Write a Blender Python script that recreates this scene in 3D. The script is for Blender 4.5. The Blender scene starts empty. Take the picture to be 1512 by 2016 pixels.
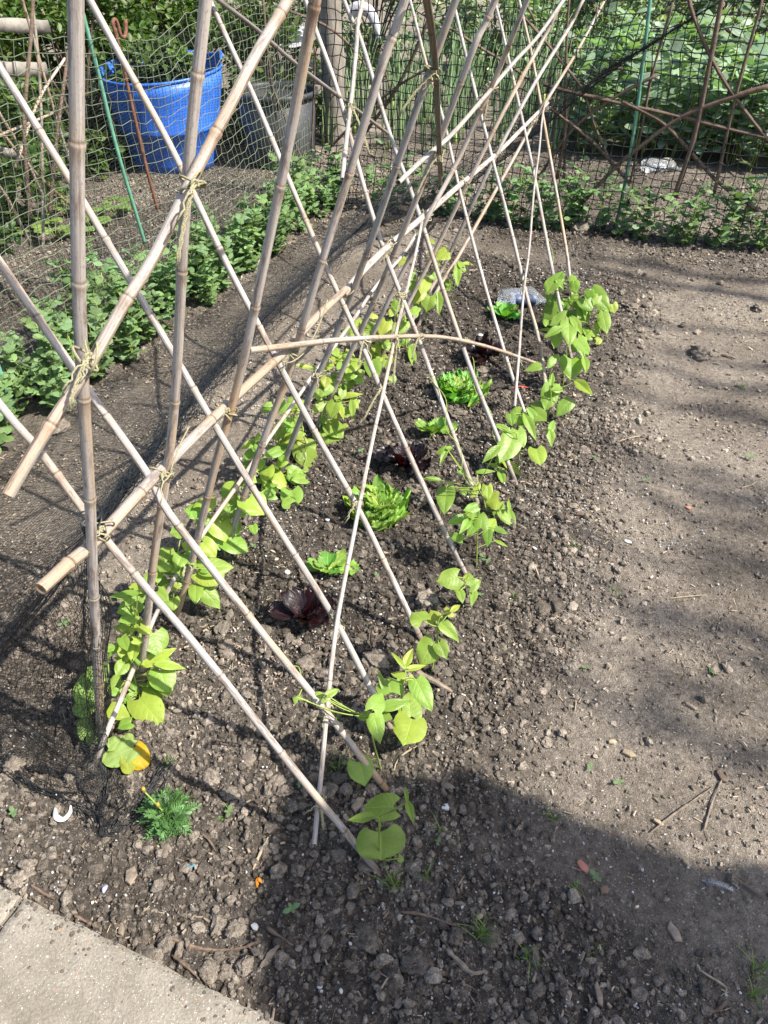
import bpy, math, random
import numpy as np
from math import radians, sin, cos, pi
R = random.Random(7)
NR = np.random.default_rng(11)
scene = bpy.context.scene
COL = scene.collection

# ------------------------------------------------------------------ camera
PITCH, CAM_H, FPX, CX, CY = radians(40), 1.5, 1456.0, 756.0, 1008.0
CP, SP = cos(PITCH), sin(PITCH)
cam_d = bpy.data.cameras.new('camera'); cam = bpy.data.objects.new('camera', cam_d); COL.objects.link(cam)
cam.location = (0, 0, CAM_H); cam.rotation_euler = (radians(90) - PITCH, 0, 0)
cam_d.sensor_fit = 'VERTICAL'; cam_d.sensor_height = 36; cam_d.lens = 36 * FPX / 2016
cam_d.clip_start = .02; cam_d.clip_end = 400
scene.camera = cam

# row frame: N points across the bean rows (to the right), S along them (away)
AZ = radians(21.4)
NV = np.array([cos(AZ), -sin(AZ), 0.]); SV = np.array([sin(AZ), cos(AZ), 0.]); UP = np.array([0, 0, 1.])
EYE = np.array([0, 0, CAM_H])
def ns(n, s, z=0.): return NV * n + SV * s + UP * z
def ray(px, py):
    a = (px - CX) / FPX; b = (py - CY) / FPX
    return np.array([a, CP - b * SP, -SP - b * CP])
def on_z(px, py, z=0.):
    d = ray(px, py); return EYE + d * ((z - CAM_H) / d[2])
def on_pl(px, py, p0, nrm):
    d = ray(px, py); k = float(np.dot(d, nrm))
    return EYE + d * (float(np.dot(np.asarray(p0) - EYE, nrm)) / k)
def depth(p):
    p = np.asarray(p); return p[1] * CP + (CAM_H - p[2]) * SP
def mpp(p): return depth(p) / FPX            # metres per photo pixel at p
def unit(v):
    v = np.asarray(v, float); return v / max(1e-9, np.linalg.norm(v))

# ------------------------------------------------------------------ light
SUN_EL = radians(50)
SUN = unit(NV * cos(SUN_EL) + UP * sin(SUN_EL))
sd = bpy.data.lights.new('sun', 'SUN'); so = bpy.data.objects.new('sun', sd); COL.objects.link(so)
sd.energy = 5.0; sd.angle = radians(.53); sd.color = (1., .95, .86)
from mathutils import Vector
so.rotation_euler = Vector(SUN).to_track_quat('Z', 'Y').to_euler(); so.location = (4, -2, 6)
w = bpy.data.worlds.new('World'); scene.world = w; w.use_nodes = True
nt = w.node_tree; nt.nodes.clear()
sky = nt.nodes.new('ShaderNodeTexSky'); sky.sky_type = 'NISHITA'; sky.sun_disc = False
sky.sun_elevation = SUN_EL; sky.sun_rotation = math.atan2(NV[0], NV[1])
sky.dust_density = 2.0; sky.ozone_density = 1.0
bg = nt.nodes.new('ShaderNodeBackground'); bg.inputs[1].default_value = .12
ow = nt.nodes.new('ShaderNodeOutputWorld')
nt.links.new(sky.outputs[0], bg.inputs[0]); nt.links.new(bg.outputs[0], ow.inputs[0])
scene.view_settings.view_transform = 'Standard'; scene.view_settings.look = 'None'
scene.view_settings.gamma = 1; scene.view_settings.exposure = 1.2
scene.cycles.max_bounces = 8; scene.cycles.transparent_max_bounces = 24

# ------------------------------------------------------------------ mesh builder
class MB:
    def __init__(s): s.v = []; s.t = []; s.q = []; s.uv = []; s.c = []; s.n = 0
    def add(s, v, tris=None, quads=None, uv=None, col=(1, 1, 1)):
        v = np.asarray(v, float); k = len(v)
        s.v.append(v)
        s.uv.append(np.zeros((k, 2)) if uv is None else np.asarray(uv, float))
        c = np.asarray(col, float)
        s.c.append(np.tile(c, (k, 1)) if c.ndim == 1 else c)
        if tris is not None and len(tris): s.t.append(np.asarray(tris, np.int64) + s.n)
        if quads is not None and len(quads): s.q.append(np.asarray(quads, np.int64) + s.n)
        s.n += k
        return s
    def mesh(s, name, origin=(0, 0, 0), smooth=True):
        v = np.concatenate(s.v) - np.asarray(origin, float)
        T = np.concatenate(s.t) if s.t else np.zeros((0, 3), np.int64)
        Q = np.concatenate(s.q) if s.q else np.zeros((0, 4), np.int64)
        me = bpy.data.meshes.new(name)
        me.vertices.add(len(v)); me.vertices.foreach_set('co', v.astype(np.float32).ravel())
        li = np.concatenate([T.ravel(), Q.ravel()]).astype(np.int32)
        me.loops.add(len(li)); me.loops.foreach_set('vertex_index', li)
        ls = np.concatenate([np.arange(len(T)) * 3, len(T) * 3 + np.arange(len(Q)) * 4]).astype(np.int32)
        me.polygons.add(len(ls)); me.polygons.foreach_set('loop_start', ls)
        me.polygons.foreach_set('use_smooth', np.full(len(ls), smooth, bool))
        me.update(calc_edges=True)
        uv = np.concatenate(s.uv)[li]
        ul = me.uv_layers.new(name='UVMap'); ul.data.foreach_set('uv', uv.astype(np.float32).ravel())
        c = np.concatenate(s.c); c4 = np.ones((len(c), 4)); c4[:, :3] = c
        ca = me.color_attributes.new('tint', 'FLOAT_COLOR', 'POINT'); ca.data.foreach_set('color', c4.astype(np.float32).ravel())
        me.validate()
        return me
    def build(s, name, mat, parent=None, origin=None, smooth=True):
        if parent is not None:
            root = parent
            while root.parent: root = root.parent
            og = np.array(root.location)
        else: og = np.zeros(3) if origin is None else np.asarray(origin, float)
        o = bpy.data.objects.new(name, s.mesh(name, og, smooth)); COL.objects.link(o)
        if mat: o.data.materials.append(mat)
        if parent is not None: o.parent = parent
        else: o.location = og
        return o

def tag(o, label=None, cat=None, group=None, kind=None):
    if label: o['label'] = label
    if cat: o['category'] = cat
    if group: o['group'] = group
    if kind: o['kind'] = kind
    return o
def empty(name, loc, label, cat, group=None):
    o = bpy.data.objects.new(name, None); COL.objects.link(o); o.location = tuple(loc); o.empty_display_size = .05
    return tag(o, label, cat, group)
def dup(root, loc, rz=0, sc=1., label=None):
    r = root.copy(); COL.objects.link(r); r.location = tuple(loc); r.rotation_euler = (0, 0, rz); r.scale = (sc,) * 3
    if label: r['label'] = label
    for ch in list(root.children):
        c = ch.copy(); COL.objects.link(c); c.parent = r
        for g in list(ch.children):
            d = g.copy(); COL.objects.link(d); d.parent = c
    return r

def smooth_path(P, step=.03):
    """Catmull-Rom through P, resampled"""
    P = np.asarray(P, float)
    if len(P) == 2:
        L = np.linalg.norm(P[1] - P[0]); m = max(2, int(L / step) + 1)
        return P[0] + (P[1] - P[0]) * np.linspace(0, 1, m)[:, None]
    Q = np.vstack([2 * P[0] - P[1], P, 2 * P[-1] - P[-2]]); out = []
    for i in range(1, len(Q) - 2):
        L = np.linalg.norm(Q[i + 1] - Q[i]); m = max(2, int(L / step) + 1)
        t = np.linspace(0, 1, m, endpoint=False)[:, None]
        a, b, c, d = Q[i - 1], Q[i], Q[i + 1], Q[i + 2]
        out.append(.5 * (2 * b + (c - a) * t + (2 * a - 5 * b + 4 * c - d) * t ** 2 + (3 * b - a - 3 * c + d) * t ** 3))
    out.append(P[-1:]); return np.vstack(out)

def tube(mb, P, r, sides=8, col=(1, 1, 1), cap=True):
    P = np.asarray(P, float); m = len(P); r = np.broadcast_to(np.asarray(r, float), (m,))
    T = np.gradient(P, axis=0); T /= np.maximum(1e-9, np.linalg.norm(T, axis=1))[:, None]
    a = np.array([0, 0, 1.]) if abs(T[0, 2]) < .9 else np.array([1., 0, 0])
    U = np.zeros_like(P); u = unit(np.cross(T[0], a))
    for i in range(m):
        u = unit(u - T[i] * np.dot(u, T[i])); U[i] = u
    V = np.cross(T, U)
    th = np.linspace(0, 2 * pi, sides + 1)
    X = P[:, None, :] + r[:, None, None] * (np.cos(th)[None, :, None] * U[:, None, :] + np.sin(th)[None, :, None] * V[:, None, :])
    L = np.concatenate([[0], np.cumsum(np.linalg.norm(np.diff(P, axis=0), axis=1))])
    uv = np.stack(np.broadcast_arrays(th[None, :] / (2 * pi), L[:, None]), -1).reshape(-1, 2)
    k = sides + 1
    i, j = np.meshgrid(np.arange(m - 1), np.arange(sides), indexing='ij')
    A = (i * k + j).ravel(); quads = np.stack([A, A + 1, A + k + 1, A + k], 1)
    c = np.asarray(col, float)
    if c.ndim == 2: c = np.repeat(c, k, 0)
    tr = []
    v = X.reshape(-1, 3)
    if cap:
        v = np.vstack([v, P[0], P[-1]]); uv = np.vstack([uv, [0, 0], [0, L[-1]]])
        if c.ndim == 2: c = np.vstack([c, c[0], c[-1]])
        e = m * k
        for j in range(sides):
            tr.append((e, j + 1, j)); tr.append((e + 1, (m - 1) * k + j, (m - 1) * k + j + 1))
    mb.add(v, tr, quads, uv, c)

# thin three-sided strands, many at once: A,B (k,3) end points
def strands(mb, A, B, r, col=(1, 1, 1)):
    A = np.asarray(A, float); B = np.asarray(B, float)
    ok = np.linalg.norm(B - A, axis=1) > 1e-6; A = A[ok]; B = B[ok]
    d = B - A; d /= np.linalg.norm(d, axis=1)[:, None]
    a = np.where(np.abs(d[:, 2:3]) < .9, np.array([[0, 0, 1.]]), np.array([[1., 0, 0]]))
    u = np.cross(d, a); u /= np.linalg.norm(u, axis=1)[:, None]; w_ = np.cross(d, u)
    rs = []
    for e in (A, B):
        for t in (0, 2 * pi / 3, 4 * pi / 3):
            rs.append(e + r * (cos(t) * u + sin(t) * w_))
    v = np.stack(rs, 1).reshape(-1, 3); k = np.arange(len(A))[:, None] * 6
    q = np.concatenate([k + np.array([[0, 1, 4, 3]]), k + np.array([[1, 2, 5, 4]]), k + np.array([[2, 0, 3, 5]])])
    mb.add(v, None, q, None, col)

# ------------------------------------------------------------------ numpy value noise
def _h(ix, iy, sd):
    x = (ix.astype(np.int64) * 374761393 + iy.astype(np.int64) * 668265263 + sd * 974634777) & 0x7fffffff
    x = ((x ^ (x >> 13)) * 1274126177) & 0x7fffffff
    x = x ^ (x >> 16)
    return (x & 0xffff) / 65535.0
def vnoise(x, y, sd=0):
    x = np.asarray(x, float); y = np.asarray(y, float)
    ix = np.floor(x); iy = np.floor(y); fx = x - ix; fy = y - iy
    fx = fx * fx * (3 - 2 * fx); fy = fy * fy * (3 - 2 * fy)
    ix = ix.astype(np.int64); iy = iy.astype(np.int64)
    a = _h(ix, iy, sd); b = _h(ix + 1, iy, sd); c = _h(ix, iy + 1, sd); d = _h(ix + 1, iy + 1, sd)
    return (a * (1 - fx) + b * fx) * (1 - fy) + (c * (1 - fx) + d * fx) * fy - .5
def sstep(a, b, x):
    t = np.clip((np.asarray(x, float) - a) / (b - a), 0, 1); return t * t * (3 - 2 * t)

def region(x, y):
    """0 = trodden path, 1 = loose bed soil"""
    n = x * NV[0] + y * NV[1]; s = x * SV[0] + y * SV[1]
    wob = .10 * vnoise(x * 3.1, y * 3.1, 5) + .06 * vnoise(x * 9, y * 9, 6)
    bed = sstep(-1.28, -1.12, n + wob) * (1 - sstep(-.16, .12, n + wob)) * (1 - sstep(3.7, 4.0, s))
    front = 1 - sstep(.62, .86, s + .25 * n + wob)
    front *= 1 - .45 * sstep(.15, .5, n)
    fence = sstep(4.0, 4.2, s + wob) * (1 - sstep(4.6, 4.8, s)) + sstep(-2.45, -2.3, n + wob) * (1 - sstep(-1.95, -1.8, n + wob))
    plot = .72 * sstep(-4.2, -3.9, n + wob) * (1 - sstep(-2.5, -2.3, n + wob)) * sstep(1., 1.4, s) * (1 - sstep(5.2, 5.6, s))
    beyond = .6 * sstep(4.7, 4.9, s) * (1 - sstep(7., 8., s)) * sstep(-1.5, -1.2, n)
    return np.clip(np.maximum(np.maximum(np.maximum(bed, front), np.maximum(plot, beyond)), .8 * np.clip(fence, 0, 1)), 0, 1)
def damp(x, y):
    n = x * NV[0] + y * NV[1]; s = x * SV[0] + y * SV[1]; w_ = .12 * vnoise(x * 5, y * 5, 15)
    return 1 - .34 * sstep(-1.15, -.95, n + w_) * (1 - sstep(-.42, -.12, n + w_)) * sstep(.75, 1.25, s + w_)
def terrain(x, y):
    x = np.asarray(x, float); y = np.asarray(y, float)
    b = region(x, y)
    near = 1 - sstep(6, 9, np.hypot(x, y))
    z = .022 * vnoise(x * 2.3, y * 2.3, 1) + .012 * vnoise(x * 6, y * 6, 2)
    z = z + (b - .5) * .012
    rough = (np.abs(vnoise(x * 22, y * 22, 3)) * .030 + np.abs(vnoise(x * 48, y * 48, 4)) * .018 + vnoise(x * 90, y * 90, 8) * .007) - .008
    fine = vnoise(x * 30, y * 30, 7) * .0045 + vnoise(x * 80, y * 80, 9) * .0028
    return z + near * (b * rough + (1 - b) * fine)
def tz(p): return float(terrain(np.array([p[0]]), np.array([p[1]]))[0])
def gpt(px, py, dz=0.):
    p = on_z(px, py, 0.)
    for _ in range(3): p = on_z(px, py, tz(p) + dz)
    return p

# ------------------------------------------------------------------ materials
def lin(c):
    c = np.asarray(c, float) / 255.; return tuple(np.where(c <= .04045, c / 12.92, ((c + .055) / 1.055) ** 2.4))
class NT:
    def __init__(s, name):
        s.m = bpy.data.materials.new(name); s.m.use_nodes = True; s.t = s.m.node_tree; s.t.nodes.clear()
        s.out = s.n('ShaderNodeOutputMaterial'); s.p = s.n('ShaderNodeBsdfPrincipled'); s.l(s.p.outputs[0], s.out.inputs[0])
        s.p.inputs['Roughness'].default_value = .8; s.p.inputs['Specular IOR Level'].default_value = .3
    def n(s, t, **k):
        x = s.t.nodes.new(t)
        for a, b in k.items(): setattr(x, a, b)
        return x
    def l(s, a, b): s.t.links.new(a, b)
    def set(s, sock, v):
        if hasattr(v, 'links') or hasattr(v, 'is_linked'): s.l(v, sock)
        else: sock.default_value = v
    def math(s, op, a, b=0., c=0.):
        x = s.n('ShaderNodeMath', operation=op)
        for i, v in enumerate((a, b, c)): s.set(x.inputs[i], v)
        return x.outputs[0]
    def coord(s, o='Object', scale=(1, 1, 1), loc=None):
        tc = s.n('ShaderNodeTexCoord'); mp = s.n('ShaderNodeMapping'); s.l(tc.outputs[o], mp.inputs[0]); mp.inputs['Scale'].default_value = scale
        if loc is not None: s.l(loc, mp.inputs['Location'])
        return mp.outputs[0]
    def noise(s, vec, scale, detail=4, rough=.6):
        x = s.n('ShaderNodeTexNoise'); s.l(vec, x.inputs['Vector']); x.inputs['Scale'].default_value = scale; x.inputs['Detail'].default_value = detail; x.inputs['Roughness'].default_value = rough
        return x.outputs['Fac']
    def vor(s, vec, scale, feat='F1'):
        x = s.n('ShaderNodeTexVoronoi', feature=feat); s.l(vec, x.inputs['Vector']); x.inputs['Scale'].default_value = scale
        return x
    def ramp(s, fac, stops):
        x = s.n('ShaderNodeValToRGB'); s.l(fac, x.inputs[0]); e = x.color_ramp.elements
        while len(e) < len(stops): e.new(.5)
        for i, (p, c) in enumerate(stops):
            e[i].position = p; e[i].color = (*c, 1) if len(c) == 3 else c
        return x.outputs[0]
    def mix(s, fac, a, b, mode='MIX'):
        x = s.n('ShaderNodeMix', data_type='RGBA', blend_type=mode)
        s.set(x.inputs[0], fac)
        for i, v in ((6, a), (7, b)): s.set(x.inputs[i], v if hasattr(v, 'links') or hasattr(v, 'is_linked') else (*v, 1))
        return x.outputs[2]
    def tint(s):
        x = s.n('ShaderNodeVertexColor'); x.layer_name = 'tint'; return x.outputs[0]
    def rnd(s):
        return s.n('ShaderNodeObjectInfo').outputs['Random']
    def bump(s, h, dist, strength=1.):
        b = s.n('ShaderNodeBump'); s.l(h, b.inputs['Height']); b.inputs['Distance'].default_value = dist; b.inputs['Strength'].default_value = strength
        s.l(b.outputs[0], s.p.inputs['Normal']); return b
    def base(s, c): s.set(s.p.inputs['Base Color'], c if not isinstance(c, tuple) else (*c, 1)); return s

def mk_soil(name, crumbs=False):
    M = NT(name); v = M.coord('Object')
    t = M.tint()                               # r: loose/moist soil share, g: clod tone
    sep = M.n('ShaderNodeSeparateColor'); M.l(t, sep.inputs[0])
    n1 = M.noise(v, 5, 5, .65); n2 = M.noise(v, 60, 5, .7); n3 = M.noise(v, 420, 3, .7)
    dry = M.ramp(n2, [(.28, (.108, .092, .076)), (.5, (.212, .181, .148)), (.72, (.330, .286, .238))])
    wet = M.ramp(n2, [(.28, (.041, .0345, .0285)), (.5, (.096, .082, .069)), (.75, (.205, .179, .153))])
    f = M.math('ADD', sep.outputs[0], M.math('MULTIPLY', M.math('SUBTRACT', n1, .5), 1.1))
    f = M.math('MINIMUM', M.math('MAXIMUM', f, 0.), 1.)
    c = M.mix(f, dry, wet)
    c = M.mix(1., c, M.ramp(n3, [(.28, (.45, .45, .45)), (.72, (1.45, 1.45, 1.45))]), 'MULTIPLY')
    c = M.mix(1., c, M.ramp(M.noise(v, 2.3, 4, .55), [(.32, (.74, .72, .70)), (.62, (1.18, 1.17, 1.15))]), 'MULTIPLY')
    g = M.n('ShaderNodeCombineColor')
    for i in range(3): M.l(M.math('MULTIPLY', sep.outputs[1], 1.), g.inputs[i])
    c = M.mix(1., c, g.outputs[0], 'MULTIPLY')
    if not crumbs:
        for sc, th, rv, cc in ((150, .13, .955, (.42, .40, .36)), (75, .10, .965, (.34, .30, .23)), (260, .17, .92, (.38, .36, .32))):
            vo = M.vor(v, sc); a = M.math('LESS_THAN', vo.outputs['Distance'], th * 2)
            b = M.n('ShaderNodeSeparateColor'); M.l(vo.outputs['Color'], b.inputs[0])
            k = M.math('MULTIPLY', a, M.math('GREATER_THAN', b.outputs[0], rv))
            c = M.mix(k, c, cc)
    M.base(c); M.p.inputs['Roughness'].default_value = .95; M.p.inputs['Specular IOR Level'].default_value = .12
    h = M.math('ADD', M.math('MULTIPLY', n3, .5), M.math('MULTIPLY', M.noise(v, 150, 4, .7), 1.))
    M.bump(h, .012 if not crumbs else .007, 1.)
    return M.m
def mk_bamboo(name, pale=1., warm=0.):
    M = NT(name); uvn = M.n('ShaderNodeTexCoord'); rnd = M.rnd()
    off = M.n('ShaderNodeCombineXYZ'); M.l(M.math('MULTIPLY', rnd, 37.), off.inputs[0]); M.l(M.math('MULTIPLY', rnd, 91.), off.inputs[1])
    def co(sx, sy):
        mp = M.n('ShaderNodeMapping'); M.l(uvn.outputs['UV'], mp.inputs[0]); mp.inputs['Scale'].default_value = (sx, sy, 1); M.l(off.outputs[0], mp.inputs['Location']); return mp.outputs[0]
    streak = M.noise(co(14, 5), 1., 5, .7); blot = M.noise(co(3.2, 11), 1., 6, .72); speck = M.noise(co(26, 170), 1., 3, .7); big = M.noise(co(1.2, 3), 1., 3, .5)
    c = M.ramp(streak, [(.27, (.150 * pale, .124 * pale, .107 * pale)), (.42, (.268 * pale, .237 * pale, .213 * pale)), (.56, (.345 * pale, .315 * pale, .290 * pale)), (.75, (.43 * pale, .40 * pale, .375 * pale))])
    c = M.mix(M.ramp(big, [(.50 - .15 * warm, (0, 0, 0)), (.68 - .15 * warm, (.85, .85, .85))]), c, (.33 * pale, .235 * pale, .150 * pale))
    c = M.mix(M.ramp(blot, [(.52, (0, 0, 0)), (.62, (.9, .9, .9))]), c, (.150 * pale, .112 * pale, .094 * pale))
    c = M.mix(M.ramp(speck, [(.57, (0, 0, 0)), (.68, (.75, .75, .75))]), c, (.13, .10, .085))
    crack = M.noise(co(20, .9), 1., 2, .5)
    c = M.mix(M.ramp(crack, [(.67, (0, 0, 0)), (.70, (.85, .85, .85))]), c, (.075, .055, .045))
    c = M.mix(1., c, M.tint(), 'MULTIPLY')
    hv = M.n('ShaderNodeHueSaturation'); M.l(c, hv.inputs['Color']); M.l(M.math('MULTIPLY_ADD', rnd, .3, .83), hv.inputs['Value']); M.l(M.math('MULTIPLY_ADD', rnd, .5, .78), hv.inputs['Saturation'])
    M.base(hv.outputs[0]); M.p.inputs['Roughness'].default_value = .55; M.p.inputs['Specular IOR Level'].default_value = .35
    M.bump(streak, .0012, .7)
    return M.m
def mk_leaf(name, base, back, trans=.35, veins=True, rough=.42, spec=.4, var=.25, veincol=None, lat=6., vk=.26):
    """leaf blade: tint attribute multiplies, UV carries midrib (x=.5) and length (y)"""
    M = NT(name)
    uvn = M.n('ShaderNodeTexCoord'); sp = M.n('ShaderNodeSeparateXYZ'); M.l(uvn.outputs['UV'], sp.inputs[0])
    v = M.coord('Object'); nz = M.noise(v, 28, 4, .6); rnd = M.rnd()
    c = M.mix(M.ramp(nz, [(.3, (0, 0, 0)), (.7, (1, 1, 1))]), base, tuple(np.array(base) * (1 + var)))
    c = M.mix(1., c, M.tint(), 'MULTIPLY')
    hv = M.n('ShaderNodeHueSaturation'); M.l(c, hv.inputs['Color']); M.l(M.math('MULTIPLY_ADD', rnd, .22, .9), hv.inputs['Value']); M.l(M.math('MULTIPLY_ADD', rnd, .025, .488), hv.inputs['Hue'])
    c = hv.outputs[0]
    d = M.math('ABSOLUTE', M.math('SUBTRACT', sp.outputs[0], .5))
    if veins:
        mid = M.math('SUBTRACT', 1., M.math('MULTIPLY', d, 30.))
        ph = M.math('MULTIPLY', M.math('SUBTRACT', sp.outputs[1], M.math('MULTIPLY', d, .62)), lat)
        fr = M.math('ABSOLUTE', M.math('SUBTRACT', M.math('FRACT', ph), .5))
        lt = M.math('SUBTRACT', .55, M.math('MULTIPLY', fr, 9.))
        vn = M.math('MINIMUM', M.math('MAXIMUM', M.math('MAXIMUM', mid, lt), 0.), 1.)
        c = M.mix(M.math('MULTIPLY', vn, vk), c, veincol or tuple(np.minimum(1, np.array(base) * 2.1 + .02)))
        puff = M.math('ADD', M.math('MULTIPLY', fr, .22), M.math('MULTIPLY', nz, 1.6))
        M.bump(M.math('SUBTRACT', puff, M.math('MULTIPLY', vn, .3)), .003, .5)
    else: M.bump(nz, .003, .4)
    M.base(c); M.p.inputs['Roughness'].default_value = rough; M.p.inputs['Specular IOR Level'].default_value = spec
    tr = M.n('ShaderNodeBsdfTranslucent')
    ct = M.mix(1., c, back, 'MULTIPLY'); M.l(ct, tr.inputs[0])
    mx = M.n('ShaderNodeMixShader'); mx.inputs[0].default_value = trans
    M.l(M.p.outputs[0], mx.inputs[1]); M.l(tr.outputs[0], mx.inputs[2]); M.l(mx.outputs[0], M.out.inputs[0])
    return M.m
def mk_plain(name, col, rough=.7, var=.3, scale=30, spec=.3, bump=.002, metal=0., stretch=(1, 1, 1), tint=True):
    M = NT(name); v = M.coord('Object', stretch); nz = M.noise(v, scale, 5, .65)
    c = M.ramp(nz, [(.3, tuple(np.array(col) * (1 - var))), (.7, tuple(np.minimum(1, np.array(col) * (1 + var))))])
    if tint: c = M.mix(1., c, M.tint(), 'MULTIPLY')
    M.base(c); M.p.inputs['Roughness'].default_value = rough; M.p.inputs['Specular IOR Level'].default_value = spec; M.p.inputs['Metallic'].default_value = metal
    if bump: M.bump(nz, bump, .8)
    return M.m
def mk_concrete(name):
    M = NT(name); v = M.coord('Object'); n1 = M.noise(v, 9, 5, .6); n2 = M.noise(v, 190, 4, .7)
    c = M.ramp(n2, [(.3, (.150, .134, .112)), (.7, (.255, .232, .198))])
    c = M.mix(1., c, M.ramp(n1, [(.32, (.70, .67, .62)), (.62, (1.10, 1.08, 1.05))]), 'MULTIPLY')
    for sc, th, rv, pal in ((125, .42, .90, [(0, (.36, .32, .23)), (.35, (.50, .48, .45)), (.6, (.24, .10, .05)), (.8, (.40, .24, .08)), (1, (.06, .06, .07))]), (310, .45, .74, [(0, (.36, .39, .33)), (.5, (.50, .48, .45)), (.8, (.09, .08, .07)), (1, (.33, .21, .11))])):
        vo = M.vor(v, sc); b = M.n('ShaderNodeSeparateColor'); M.l(vo.outputs['Color'], b.inputs[0])
        k = M.math('MULTIPLY', M.math('LESS_THAN', vo.outputs['Distance'], th * .62), M.math('GREATER_THAN', b.outputs[0], rv))
        r = M.ramp(b.outputs[1], pal); c = M.mix(M.math('MULTIPLY', k, .85), c, r)
    M.base(c); M.p.inputs['Roughness'].default_value = .9; M.p.inputs['Specular IOR Level'].default_value = .2
    M.bump(M.math('ADD', n2, M.noise(v, 60, 4, .7)), .003, .8)
    return M.m
SOIL = mk_soil('soil'); CRUMB = mk_soil('soil_clods', True)
BAMBOO = mk_bamboo('bamboo_pale', 1.05); BAMBOO_W = mk_bamboo('bamboo_warm', .92, .75); BAMBOO_D = mk_bamboo('bamboo_old', .5, .6)
BEAN = mk_leaf('bean_leaf', (.190, .268, .042), (1.5, 1.7, .55), .40)
PEA = mk_leaf('pea_leaf', (.126, .190, .080), (1.3, 1.6, .6), .30, True, .5, .35)
BROAD = mk_leaf('broad_bean_leaf', (.140, .200, .105), (1.3, 1.6, .6), .32, True, .40)
SHRUB = mk_leaf('shrub_leaf', (.050, .092, .019), (1.5, 1.8, .5), .32, False, .5)
LETT = mk_leaf('lettuce_leaf', (.175, .310, .050), (1.25, 1.4, .45), .32, True, .38, .4, .25, (.42, .55, .16), 7.)
REDL = mk_leaf('red_lettuce_leaf', (.0085, .0038, .0048), (3.4, .5, .4), .12, True, .36, .4, .6, (.09, .012, .016), 7.)
MARI = mk_leaf('marigold_leaf', (.052, .105, .034), (1.2, 1.6, .6), .25, False, .5)
PUMP = mk_leaf('squash_leaf', (.19, .29, .070), (1.3, 1.4, .5), .35, True, .55, .25, .3, (.42, .48, .25), 5.)
STEM = mk_plain('green_stem', (.20, .26, .055), .5, .25, 60)
TWINE = mk_plain('jute_twine', (.26, .238, .148), .9, .35, 700, .1, .002)
NET_G = mk_plain('green_netting', (.130, .150, .100), .6, .2, 40, .3, 0)
NET_K = mk_plain('dark_netting', (.018, .022, .019), .5, .3, 40, .35, 0)
NET_F = mk_plain('black_fine_netting', (.012, .013, .014), .5, .3, 40, .4, 0)
CONC = mk_concrete('exposed_aggregate_concrete')
DEADW = mk_plain('weathered_wood', (.170, .135, .103), .85, .5, 40, .2, .004, 0, (1, 1, 1))
TWIG = mk_plain('brown_twig', (.115, .080, .058), .8, .45, 60, .25, .002)
STRAW = mk_plain('straw', (.27, .215, .145), .8, .4, 50, .2, 0)
RUST = mk_plain('rusty_steel', (.135, .060, .036), .8, .5, 90, .3, .0015)
GREENP = mk_plain('green_plastic_cane', (.095, .235, .160), .45, .25, 40, .4, .001)
BLUEP = mk_plain('blue_plastic', (.026, .120, .50), .42, .30, 5, .45, .001, 0, (1, 1, .35))
BLACKP = mk_plain('black_plastic', (.026, .027, .030), .5, .25, 9, .4, .001)
WHITE = mk_plain('white_matter', (.46, .455, .44), .55, .1, 60, .4, .001)
FLEECE = mk_plain('white_fleece', (.42, .42, .44), .8, .08, 30, .2, .004)
STONE = mk_plain('pale_stone', (.36, .31, .245), .85, .3, 50, .25, .004)
PINK = mk_plain('terracotta_shard', (.42, .175, .125), .75, .15, 40, .2, .001)
BARK = mk_plain('grey_bark', (.19, .168, .14), .9, .45, 18, .15, .012, 0, (1, 1, .25))
TIMB = mk_plain('grey_timber', (.20, .182, .158), .85, .3, 22, .2, .004)
# ================================================================== GROUND
def axis(lo, a, b, hi, st, g):
    mid = list(np.arange(a, b, st)); up = []; x = b; d = st
    while x < hi: up.append(x); d *= g; x += d
    up.append(hi); dn = []; x = a; d = st
    while x > lo:
        d *= g; x -= d; dn.append(max(x, lo))
    return np.array(dn[::-1] + mid + up)
gx = axis(-45, -1.25, 1.35, 45, .0075, 1.022); gy = axis(-12, .32, 1.7, 70, .0062, 1.0075)
GX, GY = np.meshgrid(gx, gy, indexing='xy'); gz = terrain(GX, GY)
gv = np.stack([GX, GY, gz], -1).reshape(-1, 3); nx, ny = len(gx), len(gy)
I, J = np.meshgrid(np.arange(ny - 1), np.arange(nx - 1), indexing='ij'); A = (I * nx + J).ravel()
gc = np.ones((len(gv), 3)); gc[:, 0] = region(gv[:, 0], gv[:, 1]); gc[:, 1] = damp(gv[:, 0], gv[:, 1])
tag(MB().add(gv, None, np.stack([A, A + 1, A + nx + 1, A + nx], 1), gv[:, :2], gc).build('ground', SOIL), kind='structure')

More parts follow.
